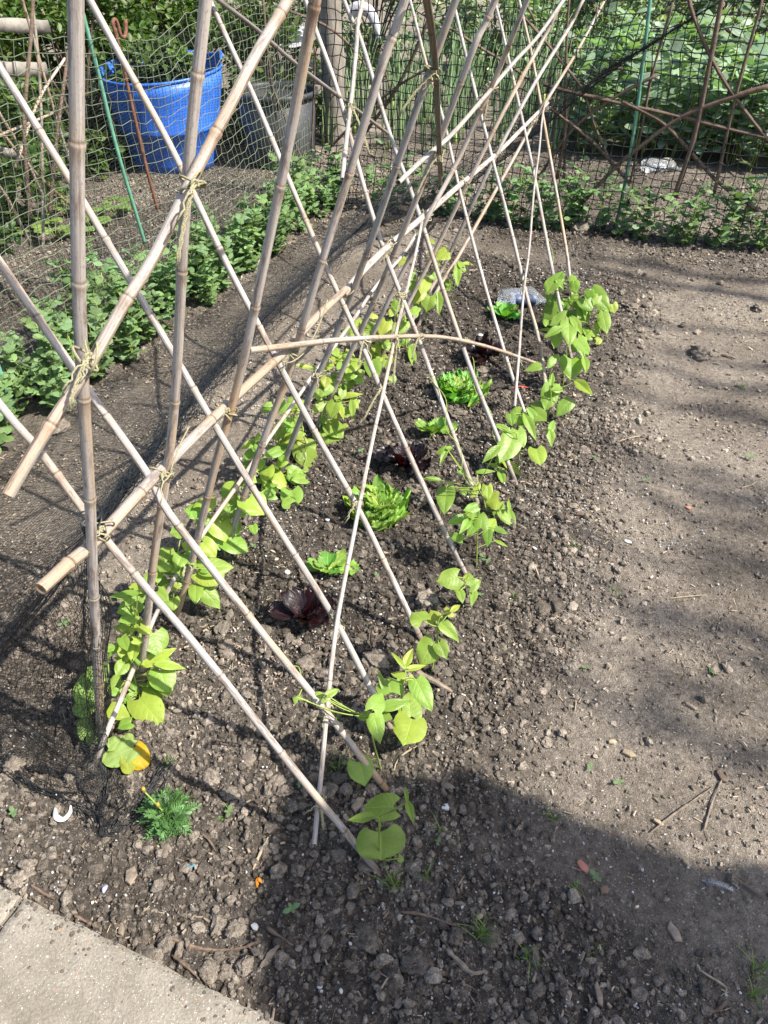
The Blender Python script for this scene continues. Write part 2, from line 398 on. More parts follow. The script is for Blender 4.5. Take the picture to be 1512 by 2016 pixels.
# ---- slabs
def slab(c1, c2, width, label, ext=0.):
    pass
def ico(sub):
    import bmesh
    bm = bmesh.new(); bmesh.ops.create_icosphere(bm, subdivisions=sub, radius=1.)
    v = np.array([q.co[:] for q in bm.verts]); f = np.array([[q.index for q in k.verts] for k in bm.faces]); bm.free(); return v, f
ICO = {k: ico(k) for k in (1, 2, 3, 4)}
def lump(sub, seed, rough=.35):
    v, f = ICO[sub]; r = np.random.default_rng(seed)
    a = r.normal(size=(7, 3)); a /= np.linalg.norm(a, axis=1)[:, None]
    s = np.ones(len(v))
    for k in a: s -= rough * .9 * np.maximum(0, v @ k - r.uniform(.45, .8))            # flattened facets
    s += r.normal(size=len(v)) * rough * (.34 if sub < 2 else .30 if sub < 3 else .06)
    if sub >= 3:
        for fq, am in ((2.2, .22), (5, .15), (11, .08)):
            s += am * rough / .35 * (vnoise(v[:, 0] * fq + v[:, 2] * 1.7 * fq + seed, v[:, 1] * fq + v[:, 2] * .6 * fq, seed % 97)) * 1.6
    return v * s[:, None], f

SLAB_Z = .035
sl_a = on_z(48, 1766, SLAB_Z); sl_b = on_z(578, 2025, SLAB_Z); sl_e = unit(sl_b - sl_a); sl_p = np.array([sl_e[1], -sl_e[0], 0.])
if sl_p[1] > 0: sl_p = -sl_p
sl_gap = unit(on_z(0, 1831, SLAB_Z) - on_z(46, 1770, SLAB_Z))
def in_slab(x, y):
    q = (x - sl_a[0]) * -sl_p[0] + (y - sl_a[1]) * -sl_p[1]
    return q < .004
def crumbs(name, kind_pts, variants, mat):
    """kind_pts: x,y,r arrays -> one merged mesh"""
    x, y, r, tone, moist = kind_pts; k = len(x); V, T, C = [], [], []
    vid = NR.integers(0, len(variants), k); z = terrain(x, y); n = 0
    for i, (lv, lf) in enumerate(variants):
        m = np.where(vid == i)[0]
        if not len(m): continue
        q = NR.normal(size=(len(m), 4)); q /= np.linalg.norm(q, axis=1)[:, None]; a, b, c, d = q.T
        M = np.stack([1 - 2 * (c * c + d * d), 2 * (b * c - a * d), 2 * (b * d + a * c), 2 * (b * c + a * d), 1 - 2 * (b * b + d * d), 2 * (c * d - a * b), 2 * (b * d - a * c), 2 * (c * d + a * b), 1 - 2 * (b * b + c * c)], 1).reshape(-1, 3, 3)
        sc = r[m, None] * NR.uniform(.7, 1.3, (len(m), 3)); sc[:, 2] *= .85
        p = np.einsum('kij,kvj->kvi', M, lv[None] * NR.uniform(.75, 1.25, (len(m), 1, 3))) * sc[:, None, :]
        p += np.stack([x[m], y[m], z[m] + r[m] * NR.uniform(.05, .5, len(m))], 1)[:, None, :]
        V.append(p.reshape(-1, 3)); T.append((lf[None] + (np.arange(len(m)) * len(lv))[:, None, None] + n).reshape(-1, 3)); n += len(m) * len(lv)
        cc = np.ones((len(m), len(lv), 3)); cc[:, :, 0] = moist[m, None]; cc[:, :, 1] = tone[m, None]; C.append(cc.reshape(-1, 3))
    V = np.concatenate(V)
    return MB().add(V, np.concatenate(T), None, V[:, :2], np.concatenate(C)).build(name, mat, smooth=False)
def scatter(cnt, smin, smax, nmin, nmax, dens):
    n_ = NR.uniform(nmin, nmax, cnt); s_ = NR.uniform(smin, smax, cnt)
    x = n_ * NV[0] + s_ * SV[0]; y = n_ * NV[1] + s_ * SV[1]
    fr = (np.abs(x) < (.56 * (y * CP + CAM_H * SP) + .1)) & (y > .30)
    keep = fr & (NR.uniform(size=cnt) < dens(x, y, n_, s_)) & ~in_slab(x, y)
    return x[keep], y[keep]
def d_loose(x, y, n, s): return np.clip(region(x, y) * (.55 + 1.3 * np.clip(vnoise(x * 4, y * 4, 21) + .3, 0, 1)) + .05, 0, 1)
def d_path(x, y, n, s): return np.clip(.10 + .85 * np.clip(vnoise(x * 5, y * 5, 22) + .12, 0, 1) + .25 * sstep(.35, .8, n) * sstep(.9, 1.5, s) * (1 - sstep(1.6, 2.1, s)), 0, 1)
sm = [lump(1, 100 + i, .4) for i in range(14)]; md = [lump(2, 200 + i, .42) for i in range(14)]; bgv = [lump(3, 300 + i, .42) for i in range(10)]
def grp(x, y, lo, hi, pw=2.2):
    k = len(x); r = lo * (hi / lo) ** (NR.uniform(size=k) ** pw)
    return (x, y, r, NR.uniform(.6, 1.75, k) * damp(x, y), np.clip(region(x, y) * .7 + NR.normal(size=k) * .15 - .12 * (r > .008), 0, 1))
x1, y1 = scatter(105000, .2, 2.4, -1.7, 1.2, d_loose); x2, y2 = scatter(90000, 2.2, 5.8, -3.6, 2.2, d_loose)
x3, y3 = scatter(90000, .2, 2.4, -1.9, 1.4, d_path); x4, y4 = scatter(90000, 2.2, 5.0, -3.6, 2.2, d_path)
X = np.concatenate([x1, x3]); Y = np.concatenate([y1, y3])
a = [grp(x1, y1, .0022, .0085), grp(x3, y3, .0013, .0042, 2.8), grp(x2, y2, .0032, .010), grp(x4, y4, .0022, .0052, 2.6)]
tag(crumbs('soil_crumbs', tuple(np.concatenate(z) for z in zip(*a)), sm, CRUMB), kind='stuff')
x5, y5 = scatter(7500, .2, 2.6, -1.5, .9, d_loose); x6, y6 = scatter(9000, 2.2, 6.0, -3.6, 2.4, d_loose); x7, y7 = scatter(1800, .3, 4.5, -1.9, 1.8, d_path)
a = [grp(x5, y5, .006, .0155, 2.), grp(x6, y6, .007, .017, 2.), grp(x7, y7, .004, .009, 2.6)]
ox = np.stack([NR.uniform(-.12, .60, 240), NR.exponential(.020, 240)], 1); SPX = sl_a[None, :2] + ox[:, :1] * sl_e[None, :2] + ox[:, 1:] * sl_gap[None, :2]
tag(crumbs('small_soil_clods', tuple(np.concatenate(z) for z in zip(*a)), md, CRUMB), kind='stuff')

SPL = MB(); v_, f_ = lump(1, 77, .4)
for (qx, qy) in SPX:
    r_1 = .0012 * 4 ** (R.random() ** 2.2); SPL.add(v_ * r_1 * np.array([R.uniform(.7, 1.3), R.uniform(.7, 1.3), .7]) + np.array([qx, qy, SLAB_Z + r_1 * .35]), f_, None, None, (.4, R.uniform(.7, 1.5), 1))
tag(SPL.build('spilt_soil', CRUMB, smooth=False), kind='stuff')
# big clods, each a thing
def clod(px, py, wpx, name='soil_clod', mat=None, label=None, cat='clod', group='soil clods lying on the bed', tone=1., flat=.62, moist=.35, sub=4, asp=1.):
    p = gpt(px, py); r = wpx * .5 * mpp(p); sd_ = R.randrange(9999); v, f = lump(sub, sd_, .55)
    q = v * np.array([1.12 * asp, .92, flat]) * r; a = R.uniform(0, 6.28) if asp == 1. else R.uniform(-.4, .4); q = q @ np.array([[cos(a), sin(a), 0], [-sin(a), cos(a), 0], [0, 0, 1]])
    q += p + UP * r * flat * .35
    o = MB().add(q, f, None, q[:, :2], (moist, tone, 1)).build(name, mat or CRUMB, origin=p)
    return tag(o, label, cat, group)
for (px, py, wp, lab, tn) in [
    (735, 1300, 52, 'grey green crusted soil clod between the middle right canes, biggest in the bed', 1.25),
    (838, 1185, 44, 'pale knobbly clod above the heart shaped leaf at the right canes', 1.5),
    (40, 1728, 44, 'pale clod sitting on the edge of the paving slab at far left', 1.5),
    (58, 1706, 32, 'flat pale clod just above the far left slab corner', 1.5),
    (432, 1826, 34, 'rounded clod by the curved stick in front, wider of the pair', 1.25),
    (462, 1830, 38, 'grey clod right beside the curved stick near the slab edge', 1.2),
    (415, 1912, 44, 'craggy clod near the slab tip, left of its companions', 1.25),
    (450, 1920, 40, 'pitted clod near the slab tip between two others', 1.25),
    (480, 1900, 36, 'tall craggy clod near the slab tip, right of its companions', 1.2),
    (330, 1860, 40, 'clod beside the slab edge under the curved stick', 1.15),
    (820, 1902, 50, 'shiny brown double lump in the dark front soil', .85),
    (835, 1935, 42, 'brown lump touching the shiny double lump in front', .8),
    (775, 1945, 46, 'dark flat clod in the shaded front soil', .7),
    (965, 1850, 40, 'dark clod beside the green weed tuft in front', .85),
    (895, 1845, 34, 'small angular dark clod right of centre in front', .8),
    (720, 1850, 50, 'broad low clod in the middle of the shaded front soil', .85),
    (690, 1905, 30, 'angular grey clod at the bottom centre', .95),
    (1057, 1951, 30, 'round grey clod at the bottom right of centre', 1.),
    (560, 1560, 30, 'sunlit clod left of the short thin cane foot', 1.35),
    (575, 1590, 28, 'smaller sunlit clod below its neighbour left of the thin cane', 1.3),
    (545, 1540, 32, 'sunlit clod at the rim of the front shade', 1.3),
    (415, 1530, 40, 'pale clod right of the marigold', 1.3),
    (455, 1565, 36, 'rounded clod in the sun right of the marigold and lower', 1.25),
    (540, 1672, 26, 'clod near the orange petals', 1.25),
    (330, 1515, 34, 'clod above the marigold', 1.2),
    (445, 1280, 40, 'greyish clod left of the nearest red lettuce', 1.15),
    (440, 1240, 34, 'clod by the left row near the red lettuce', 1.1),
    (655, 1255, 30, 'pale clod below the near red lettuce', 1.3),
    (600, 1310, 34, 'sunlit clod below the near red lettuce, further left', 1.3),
    (770, 1275, 26, 'dark clod right of the crusted one', .9),
    (815, 965, 36, 'clod right of the near frilly lettuce', 1.15),
    (830, 985, 40, 'sunlit clod beside the near frilly lettuce and a cane', 1.25),
    (900, 820, 34, 'clod under the far frilly lettuce', 1.),
    (948, 735, 30, 'clod right of the far frilly lettuce', 1.2),
    (930, 955, 34, 'clod by the foot of a right row cane', 1.15),
    (1380, 700, 44, 'flat pale clod on the path right of the bed', 1.3),
    (1240, 610, 32, 'lumpy clod on the path right of the furthest beans', 1.15),
    (1495, 610, 26, 'pale clod at the right edge of the path', 1.4),
    (1140, 455, 36, 'clod at the foot of the back netting', 1.2),
    (1200, 452, 30, 'smaller clod at the foot of the back netting', 1.),
    (790, 420, 40, 'brown clod in the mound by the netting corner', .8),
    (840, 425, 34, 'brown clod on the mound, right hand one', .8),
    (760, 440, 30, 'low clod on the mound, left hand one', .8),
    (350, 850, 40, 'pale clod under the left pea row', 1.3),
    (120, 845, 42, 'greyish clod in front of the left pea row', 1.25),
    (30, 1510, 44, 'greenish clod at the left picture edge beside the fine net', 1.25),
    (1065, 1200, 34, 'dark clod right of the beans in the middle of the path edge', .7),
    (1090, 1195, 36, 'dark flat clod beside the path', .6),
    (1385, 1950, 24, 'small dark grey clod at the bottom right', .8)]:
    clod(px, py, wp, label=lab, tone=tn)

# paving slabs
def paving(corner, e, gd, L, W, label):
    """top outline from corner: along e by L, along gd by W"""
    m1, m2 = int(L / .008), int(W / .008)
    u = np.linspace(0, 1, m1); v = np.linspace(0, 1, m2); U, Vv = np.meshgrid(u * L, v * W, indexing='ij')
    P = corner + e * U[..., None] + gd * Vv[..., None]
    ed = np.minimum(np.minimum(U, L - U), np.minimum(Vv, W - Vv))
    P[..., 2] = SLAB_Z - .006 * (1 - sstep(0, .010, ed)) + .0012 * vnoise(P[..., 0] * 60, P[..., 1] * 60, 31) + .002 * vnoise(P[..., 0] * 9, P[..., 1] * 9, 32)
    jag = (ed < 1e-6)[..., None] * .004 * np.stack([vnoise(P[..., 0] * 70, P[..., 1] * 70, 33), vnoise(P[..., 0] * 70, P[..., 1] * 70, 34), 0 * U], -1)
    P = P + jag
    mb = MB(); i, j = np.meshgrid(np.arange(m1 - 1), np.arange(m2 - 1), indexing='ij'); a = (i * m2 + j).ravel()
    mb.add(P.reshape(-1, 3), None, np.stack([a, a + 1, a + m2 + 1, a + m2], 1), P.reshape(-1, 3)[:, :2])
    rim = np.concatenate([P[:, 0], P[-1, 1:], P[::-1, -1][1:], P[0, ::-1][1:]]); lo = rim.copy(); lo[:, 2] = -.03
    k = len(rim); a = np.arange(k - 1); mb.add(np.vstack([rim, lo]), None, np.stack([a, a + 1, a + 1 + k, a + k], 1))
    o = mb.build('paving_slab', CONC, origin=corner)
    return tag(o, label, 'paving slab', 'concrete paving slabs')
paving(sl_a, sl_e, sl_gap, .75, .55, 'large pale aggregate paving slab filling the bottom left corner')
paving(sl_a - sl_e * .010 + sl_gap * .0, -sl_e, sl_gap, .5, .55, 'sliver of the second paving slab beyond the joint at the left edge')
q0 = on_z(1300, -12, .05); q1 = on_z(1700, 26, .05); qe = unit(q1 - q0); qp = np.array([-qe[1], qe[0], 0.])
mb = MB(); L = 9.
P8 = [q0 + qe * a + qp * b + UP * (c - .05) for c in (-.03, .05) for a, b in ((-6, 0), (L, 0), (L, 1.2), (-6, 1.2))]
mb.add(P8, None, [(4, 5, 6, 7), (0, 1, 5, 4), (1, 2, 6, 5), (2, 3, 7, 6), (3, 0, 4, 7)])
tag(mb.build('concrete_path', CONC), kind='structure')
# ================================================================== BAMBOO BEAN FRAME
BAR_N, BAR_Z = -.76, .71
def pl_pt(px, py, n0, off=0.):
    k = (BAR_N - n0) / BAR_Z; d = ray(px, py); nr = float(d @ NV)
    D = (n0 + off + k * CAM_H) / (nr - k * d[2])
    return EYE + d * D
LN, RN = -1.01, -.33
def cane(pts, r0, r1, label, mat=BAMBOO, nodes=True, hollow=True, group='bamboo canes of the bean frame', ext0=0., ext1=0., name='bamboo_cane', sides=12, dirty=False):
    P = [np.asarray(p, float) for p in pts]
    if ext0: P = [P[0] + unit(P[0] - P[1]) * ext0] + P
    if ext1: P = P + [P[-1] + unit(P[-1] - P[-2 if len(P) < 4 else -3]) * ext1]
    Q = smooth_path(P, .03); d = np.concatenate([[0], np.cumsum(np.linalg.norm(np.diff(Q, axis=0), axis=1))]); L = d[-1]
    s = list(np.arange(0, L, .03)) + [L]; nd = []
    x = R.uniform(.04, .16)
    while nodes and x < L - .02:
        nd.append(x); x += R.uniform(.15, .27)
    for a in nd: s += [a - .009, a - .0045, a - .001, a + .0015, a + .005, a + .012]
    s = np.array(sorted(q for q in s if 0 <= q <= L)); s = s[np.concatenate([[True], np.diff(s) > 4e-4])]
    X = np.stack([np.interp(s, d, Q[:, i]) for i in range(3)], 1)
    r = r0 + (r1 - r0) * s / L; mul = np.ones(len(s)); col = np.ones((len(s), 3))
    for a in nd:
        e = s - a
        mul = np.maximum(mul, 1 + .19 * np.exp(-((e + .0025) / .0042) ** 2)); mul -= .09 * np.exp(-((e - .0015) / .0012) ** 2)
        dk = np.exp(-((e - .0015) / .0018) ** 2)[:, None]; col *= 1 - dk * np.array([.62, .66, .70])
        wm = np.exp(-((e + .006) / .010) ** 2)[:, None]; col *= 1 - wm * np.array([.04, .10, .17])
    if dirty: col *= 1 - (np.clip(1 - (s - .03) / R.uniform(.05, .14), 0, 1) ** .8)[:, None] * np.array([.58, .64, .68])
    mb = MB(); tube(mb, X, r * mul, sides, col, cap=not hollow)
    if hollow:
        for e, dr in ((0, unit(X[1] - X[0])), (-1, unit(X[-2] - X[-1]))):
            u = unit(np.cross(dr, [.3, .2, .9])); v_ = np.cross(dr, u); th = np.linspace(0, 2 * pi, sides, endpoint=False)
            ring = np.cos(th)[:, None] * u + np.sin(th)[:, None] * v_; c = X[e]; rr = r[e] * 1.0
            V = np.vstack([c + ring * rr, c + ring * rr * .5, c + ring * rr * .45 + dr * .02, [c + dr * .02]]); k = sides; i = np.arange(k); j = (i + 1) % k
            cc = np.vstack([np.tile([.95, .85, .7], (k, 1)), np.tile([.8, .66, .5], (k, 1)), np.tile([.06, .05, .04], (k + 1, 1))])  # inside of the hollow end coloured near black, shade of the hole painted in
            mb.add(V, [(2 * k + a_, 2 * k + (a_ + 1) % k, 3 * k) for a_ in range(k)], np.vstack([np.stack([i, j, j + k, i + k], 1), np.stack([i + k, j + k, j + 2 * k, i + 2 * k], 1)]), None, cc)
    o = mb.build(name, mat, origin=X[0]); tag(o, label, 'cane', group); return o, X
ORD = ['nearest', 'second', 'third', 'fourth', 'fifth', 'sixth', 'seventh', 'eighth', 'ninth', 'tenth', 'eleventh']
# feet first; picture points of each cane
RIGHT = [
 ([(742, 1714), (681, 1639), (577, 1512), (400, 1288), (297, 1168), (200, 1051), (67, 874), (0, 797)], 7.8, 7.2, 'nearest right row cane, its foot beside the big heart shaped bean leaf'),
 ([(761, 1555), (711, 1491), (634, 1391), (504, 1231), (333, 1011), (293, 937), (183, 781), (80, 634), (0, 517)], 8.2, 7.6, 'second right row cane from the front, crossed low by the thin diagonal cane'),
 ([(769, 1432), (731, 1358), (654, 1211), (531, 1015), (427, 844), (340, 694), (227, 503), (137, 353), (0, 133)], 8.0, 7.2, 'third right row cane, passing over the near red lettuce'),
 ([(828, 1257), (754, 1101), (701, 994), (604, 821), (490, 604), (437, 500), (333, 283), (233, 103), (177, 0)], 8.2, 7.4, 'fourth right row cane, foot by the pale heart shaped leaves'),
 ([(917, 1131), (897, 1091), (854, 1001), (771, 817), (711, 677), (641, 524), (571, 360), (504, 200), (417, 10)], 8.0, 6.6, 'fifth right row cane, standing right of the near frilly lettuce'),
 ([(942, 995), (887, 841), (821, 661), (761, 507), (717, 370), (664, 177), (601, 0)], 8.0, 7., 'sixth right row cane, crossing left of the small romaine'),
 ([(1017, 955), (984, 871), (937, 754), (877, 584), (821, 410), (767, 263), (711, 80), (677, 0)], 8.4, 7.4, 'seventh right row cane, over the far frilly lettuce'),
 ([(1052, 865), (1007, 737), (957, 571), (907, 383), (874, 240), (837, 117), (807, 0)], 7.0, 5.6, 'eighth right row cane, thin and grey, tied to the far thin upright'),
 ([(1080, 800), (1061, 671), (1038, 587), (1007, 457), (964, 293), (911, 83), (894, 10)], 8.2, 7., 'ninth right row cane, right of the clear plastic'),
 ([(1125, 707), (1098, 581), (1081, 500), (1048, 327), (994, 83), (974, 0)], 8.0, 7., 'tenth right row cane, rising through the leafiest beans'),
 ([(1127, 592), (1115, 493), (1085, 320), (1065, 207), (1045, 100), (1022, 0)], 8.4, 7.6, 'furthest right row cane, yellow tan and bare')]
LEFT = [
 ([(200, 1455), (190, 1275), (183, 1141), (178, 1004), (163, 754), (154, 504), (151, 170), (149, 0)], 10.4, 8.6, 'nearest left row cane, upright and thick, black net wrapped round its foot'),
 ([(277, 1352), (300, 1125), (340, 837), (363, 433), (383, 200), (405, 0)], 9.6, 8.2, 'second left row cane, nearly upright, tied to the slanting brown cane'),
 ([(345, 1220), (377, 1108), (427, 904), (473, 737), (524, 500), (571, 267), (621, 0)], 9.8, 9., 'third left row cane, brown mottled towards its top'),
 ([(443, 1091), (504, 907), (561, 754), (607, 604), (637, 505), (677, 377), (751, 133), (797, 0)], 10., 8.8, 'fourth left row cane, with a strong joint halfway up'),
 ([(548, 940), (604, 794), (664, 651), (721, 503), (791, 297), (861, 100), (897, 0)], 10., 8.8, 'fifth left row cane, standing in the bean leaves'),
 ([(622, 845), (671, 737), (737, 591), (804, 430), (871, 260), (934, 90), (975, 0)], 9.8, 9.2, 'sixth left row cane, brown and dirty at its foot'),
 ([(681, 777), (754, 615), (808, 505), (837, 437), (904, 310), (984, 133), (1038, 0)], 9., 8.6, 'seventh left row cane, darker grey at the top'),
 ([(751, 704), (811, 584), (857, 493), (941, 320), (1007, 190), (1075, 67), (1108, 0)], 9., 7.6, 'eighth left row cane, shaded brown at its foot'),
 ([(800, 650), (851, 564), (884, 503), (971, 317), (1051, 167), (1125, 47), (1148, 0)], 9.2, 8.2, 'ninth left row cane, smooth and pale'),
 ([(824, 640), (871, 554), (901, 507), (977, 373), (1065, 217), (1135, 103), (1191, 0)], 9.4, 8.4, 'furthest left row cane, yellowish, its top lying against the ninth')]
def row_cane(spec, off, i, side):
    pts, r0, r1, lab = spec; b = gpt(*pts[0]); n0 = float(b @ NV)
    P = [b] + [pl_pt(x, y, n0, off * min(1., .25 + .35 * k)) for k, (x, y) in enumerate(pts[1:])]
    top = pts[-1]; ex = .45 if (top[1] <= 12 or top[0] <= 2) else 0
    warm = (side == 'R' and i in (10,)) or (side == 'L' and i in (9,))
    r0, r1 = (r0 * .92, r1 * .80) if side == 'L' else (r0 * .92, r1 * .88)
    return cane(P, r0 / 1000, r1 / 1000, lab, BAMBOO_W if warm else BAMBOO, ext0=.05, ext1=ex, hollow=False, dirty=True)
for i, sp_ in enumerate(RIGHT): row_cane(sp_, -.017, i, 'R')
for i, sp_ in enumerate(LEFT): row_cane(sp_, .017, i, 'L')

def bar_pt(px, py, off=0., dz=0.):
    """point on the plane half way between both rows that carries the ridge bar"""
    return on_pl(px, py, ns(BAR_N + off, 0, BAR_Z + dz), NV)
cane([bar_pt(*q) for q in [(80, 1160), (140, 1105), (190, 1063), (310, 933), (447, 797), (554, 699)]], .0108, .0096, 'thick peeling bar cane, its sawn end jutting out at the left front', BAMBOO_W)
cane([bar_pt(*q, dz=.003) for q in [(548, 706), (601, 647), (640, 608), (681, 569)]], .0098, .009, 'short peeling bar cane spliced between two others in the crossings', BAMBOO_W)
cane([bar_pt(*q, dz=.004) for q in [(676, 580), (711, 537), (771, 479), (837, 424), (914, 357), (981, 300), (1038, 243), (1078, 203)]], .0096, .0085, 'far bar cane lying in the crossings towards the back netting', BAMBOO)
def Lp(q, off, n0=LN): return [pl_pt(x, y, n0, off) for x, y in q]
def Rp(q, off, n0=RN): return [pl_pt(x, y, n0, off) for x, y in q]
cane(Lp([(17, 974), (77, 871), (160, 744), (187, 701), (247, 594), (300, 511), (373, 363), (417, 277), (467, 180), (504, 107), (572, -8)], .042, -.985), .0072, .0066, 'brown blotched cane slanting up across the two nearest left canes, loose end at far left', BAMBOO_W, ext1=.3)
cane(Rp([(430, 0), (504, 57), (584, 127), (677, 197), (764, 263)], .012), .0056, .005, 'dark brown thin cane sloping down to the right at the top', BAMBOO_D, ext0=.3)
cane(Rp([(674, 353), (681, 283), (691, 200), (701, 100), (704, 50), (714, 0)], .040), .0062, .006, 'white short upright cane ending in mid air at the top centre', BAMBOO, ext1=.3)
cane(Lp([(867, 360), (864, 307), (861, 233), (857, 140), (847, 50), (838, 0)], .05), .0052, .0056, 'dark hanging cane with frayed foot near the top, left of its twin', BAMBOO_D, ext1=.3)
cane(Lp([(871, 345), (868, 300), (862, 150), (853, 50), (845, 0)], .056), .0030, .0030, 'thin dark split cane tied against the dark hanging one', BAMBOO_D, ext1=.3, nodes=False)
cane(Lp([(784, 360), (837, 310), (887, 267), (944, 203), (1008, 127), (1058, 73), (1108, 3)], .036), .0062, .0056, 'bleached white split cane rising to the right through the far left row', BAMBOO, ext1=.2)
cane(Rp([(490, 690), (567, 681), (651, 671), (717, 666), (777, 663), (824, 662), (871, 664), (921, 673), (971, 686), (1025, 704), (1066, 719)], .032), .0072, .0052, 'yellowish cane bent in an arc across the middle of the right row', BAMBOO_W)
cane([pl_pt(x, y, RN, o) for (x, y), o in zip([(619, 1662), (624, 1602), (632, 1529), (644, 1395), (664, 1221), (701, 1028), (731, 877), (751, 787), (784, 637), (817, 504), (831, 436)], (-.03, -.03, -.022, .012, .022, .024, .022, .022, .02, .02, .02))], .0052, .0044, 'thin speckled cane running diagonally along the right row from a cut foot in front', BAMBOO)
cane([gpt(185, 1508), pl_pt(213, 1435, -.91), pl_pt(247, 1355, -.95)] + [pl_pt(x, y, LN, o) for (x, y), o in zip([(300, 1225), (333, 1158), (370, 1095), (430, 1008), (477, 941), (524, 871), (571, 804), (614, 741), (664, 674), (704, 617), (737, 567), (791, 504), (819, 462)], (-.02, -.02, -.02, -.02, -.02, -.02, -.02, -.02, -.02, -.02, -.02, -.02, -.02))], .0060, .0050, 'thin bleached cane running low along the left row behind the uprights', BAMBOO)
cane(Rp([(1013, 801), (1021, 704), (1031, 571), (1041, 497), (1051, 377), (1061, 300), (1071, 213), (1092, 165)], .022, -.31), .0052, .0042, 'thin grey cane standing against the far right row', BAMBOO)

# ------------------------------------------------------------------ twine ties
def tie(px, py, side, off, rad, label, ends=2, loose=None, wraps=3):
    n0 = LN if side == 'L' else RN
    c = bar_pt(px, py) if side == 'B' else pl_pt(px, py, n0, off)
    to = unit(EYE - c); rt = unit(np.cross(to, UP)); up = np.cross(rt, to)
    mb = MB(); a0 = R.uniform(0, 3)
    for k in range(wraps):
        t = np.linspace(0, 2 * pi, 26); sl = R.uniform(-.5, .5); off_ = R.uniform(-.4, .4) * rad
        w1, w2 = rad * R.uniform(.95, 1.2), rad * R.uniform(.75, 1.)
        ax = unit(rt * cos(a0 + k * .5) + up * sin(a0 + k * .5)); bx = unit(np.cross(ax, to) * sl + to)
        pth = c + np.cos(t)[:, None] * ax * w1 + np.sin(t)[:, None] * bx * w2 + np.cross(ax, to) * off_ + (np.sin(3 * t) * .0012)[:, None] * up
        tube(mb, pth, .0017, 5, (R.uniform(.85, 1.15),) * 3)
    kp = c + to * rad * 1.05 + rt * R.uniform(-.4, .4) * rad; t = np.linspace(0, 9, 24)
    tube(mb, kp + .004 * (np.sin(t * 1.3)[:, None] * rt + np.cos(t * 1.7)[:, None] * up + .4 * np.sin(t * 2.1)[:, None] * to), .0019, 5)
    for k in range(ends):
        d = unit(rt * R.uniform(-.5, 1.) - up * R.uniform(.2, 1.) + to * R.uniform(0, .5)); L = R.uniform(.02, .045)
        if loose is not None and k == 0: d, L = unit(rt * loose[0] + up * loose[1] + to * .2), loose[2]
        t = np.linspace(0, 1, 8)[:, None]
        for q in range(3 if loose is not None and k == 0 else 1):
            ph = q * 2.1; tube(mb, kp + d * L * t - UP * (t ** 2) * L * .35 + .0022 * (np.sin(t * 14 + ph) * rt + np.cos(t * 14 + ph) * up), .0015, 4, (1.1, 1.1, 1.1))
    return tag(mb.build('twine_tie', TWINE, origin=c), label, 'twine', 'jute twine ties on the canes')
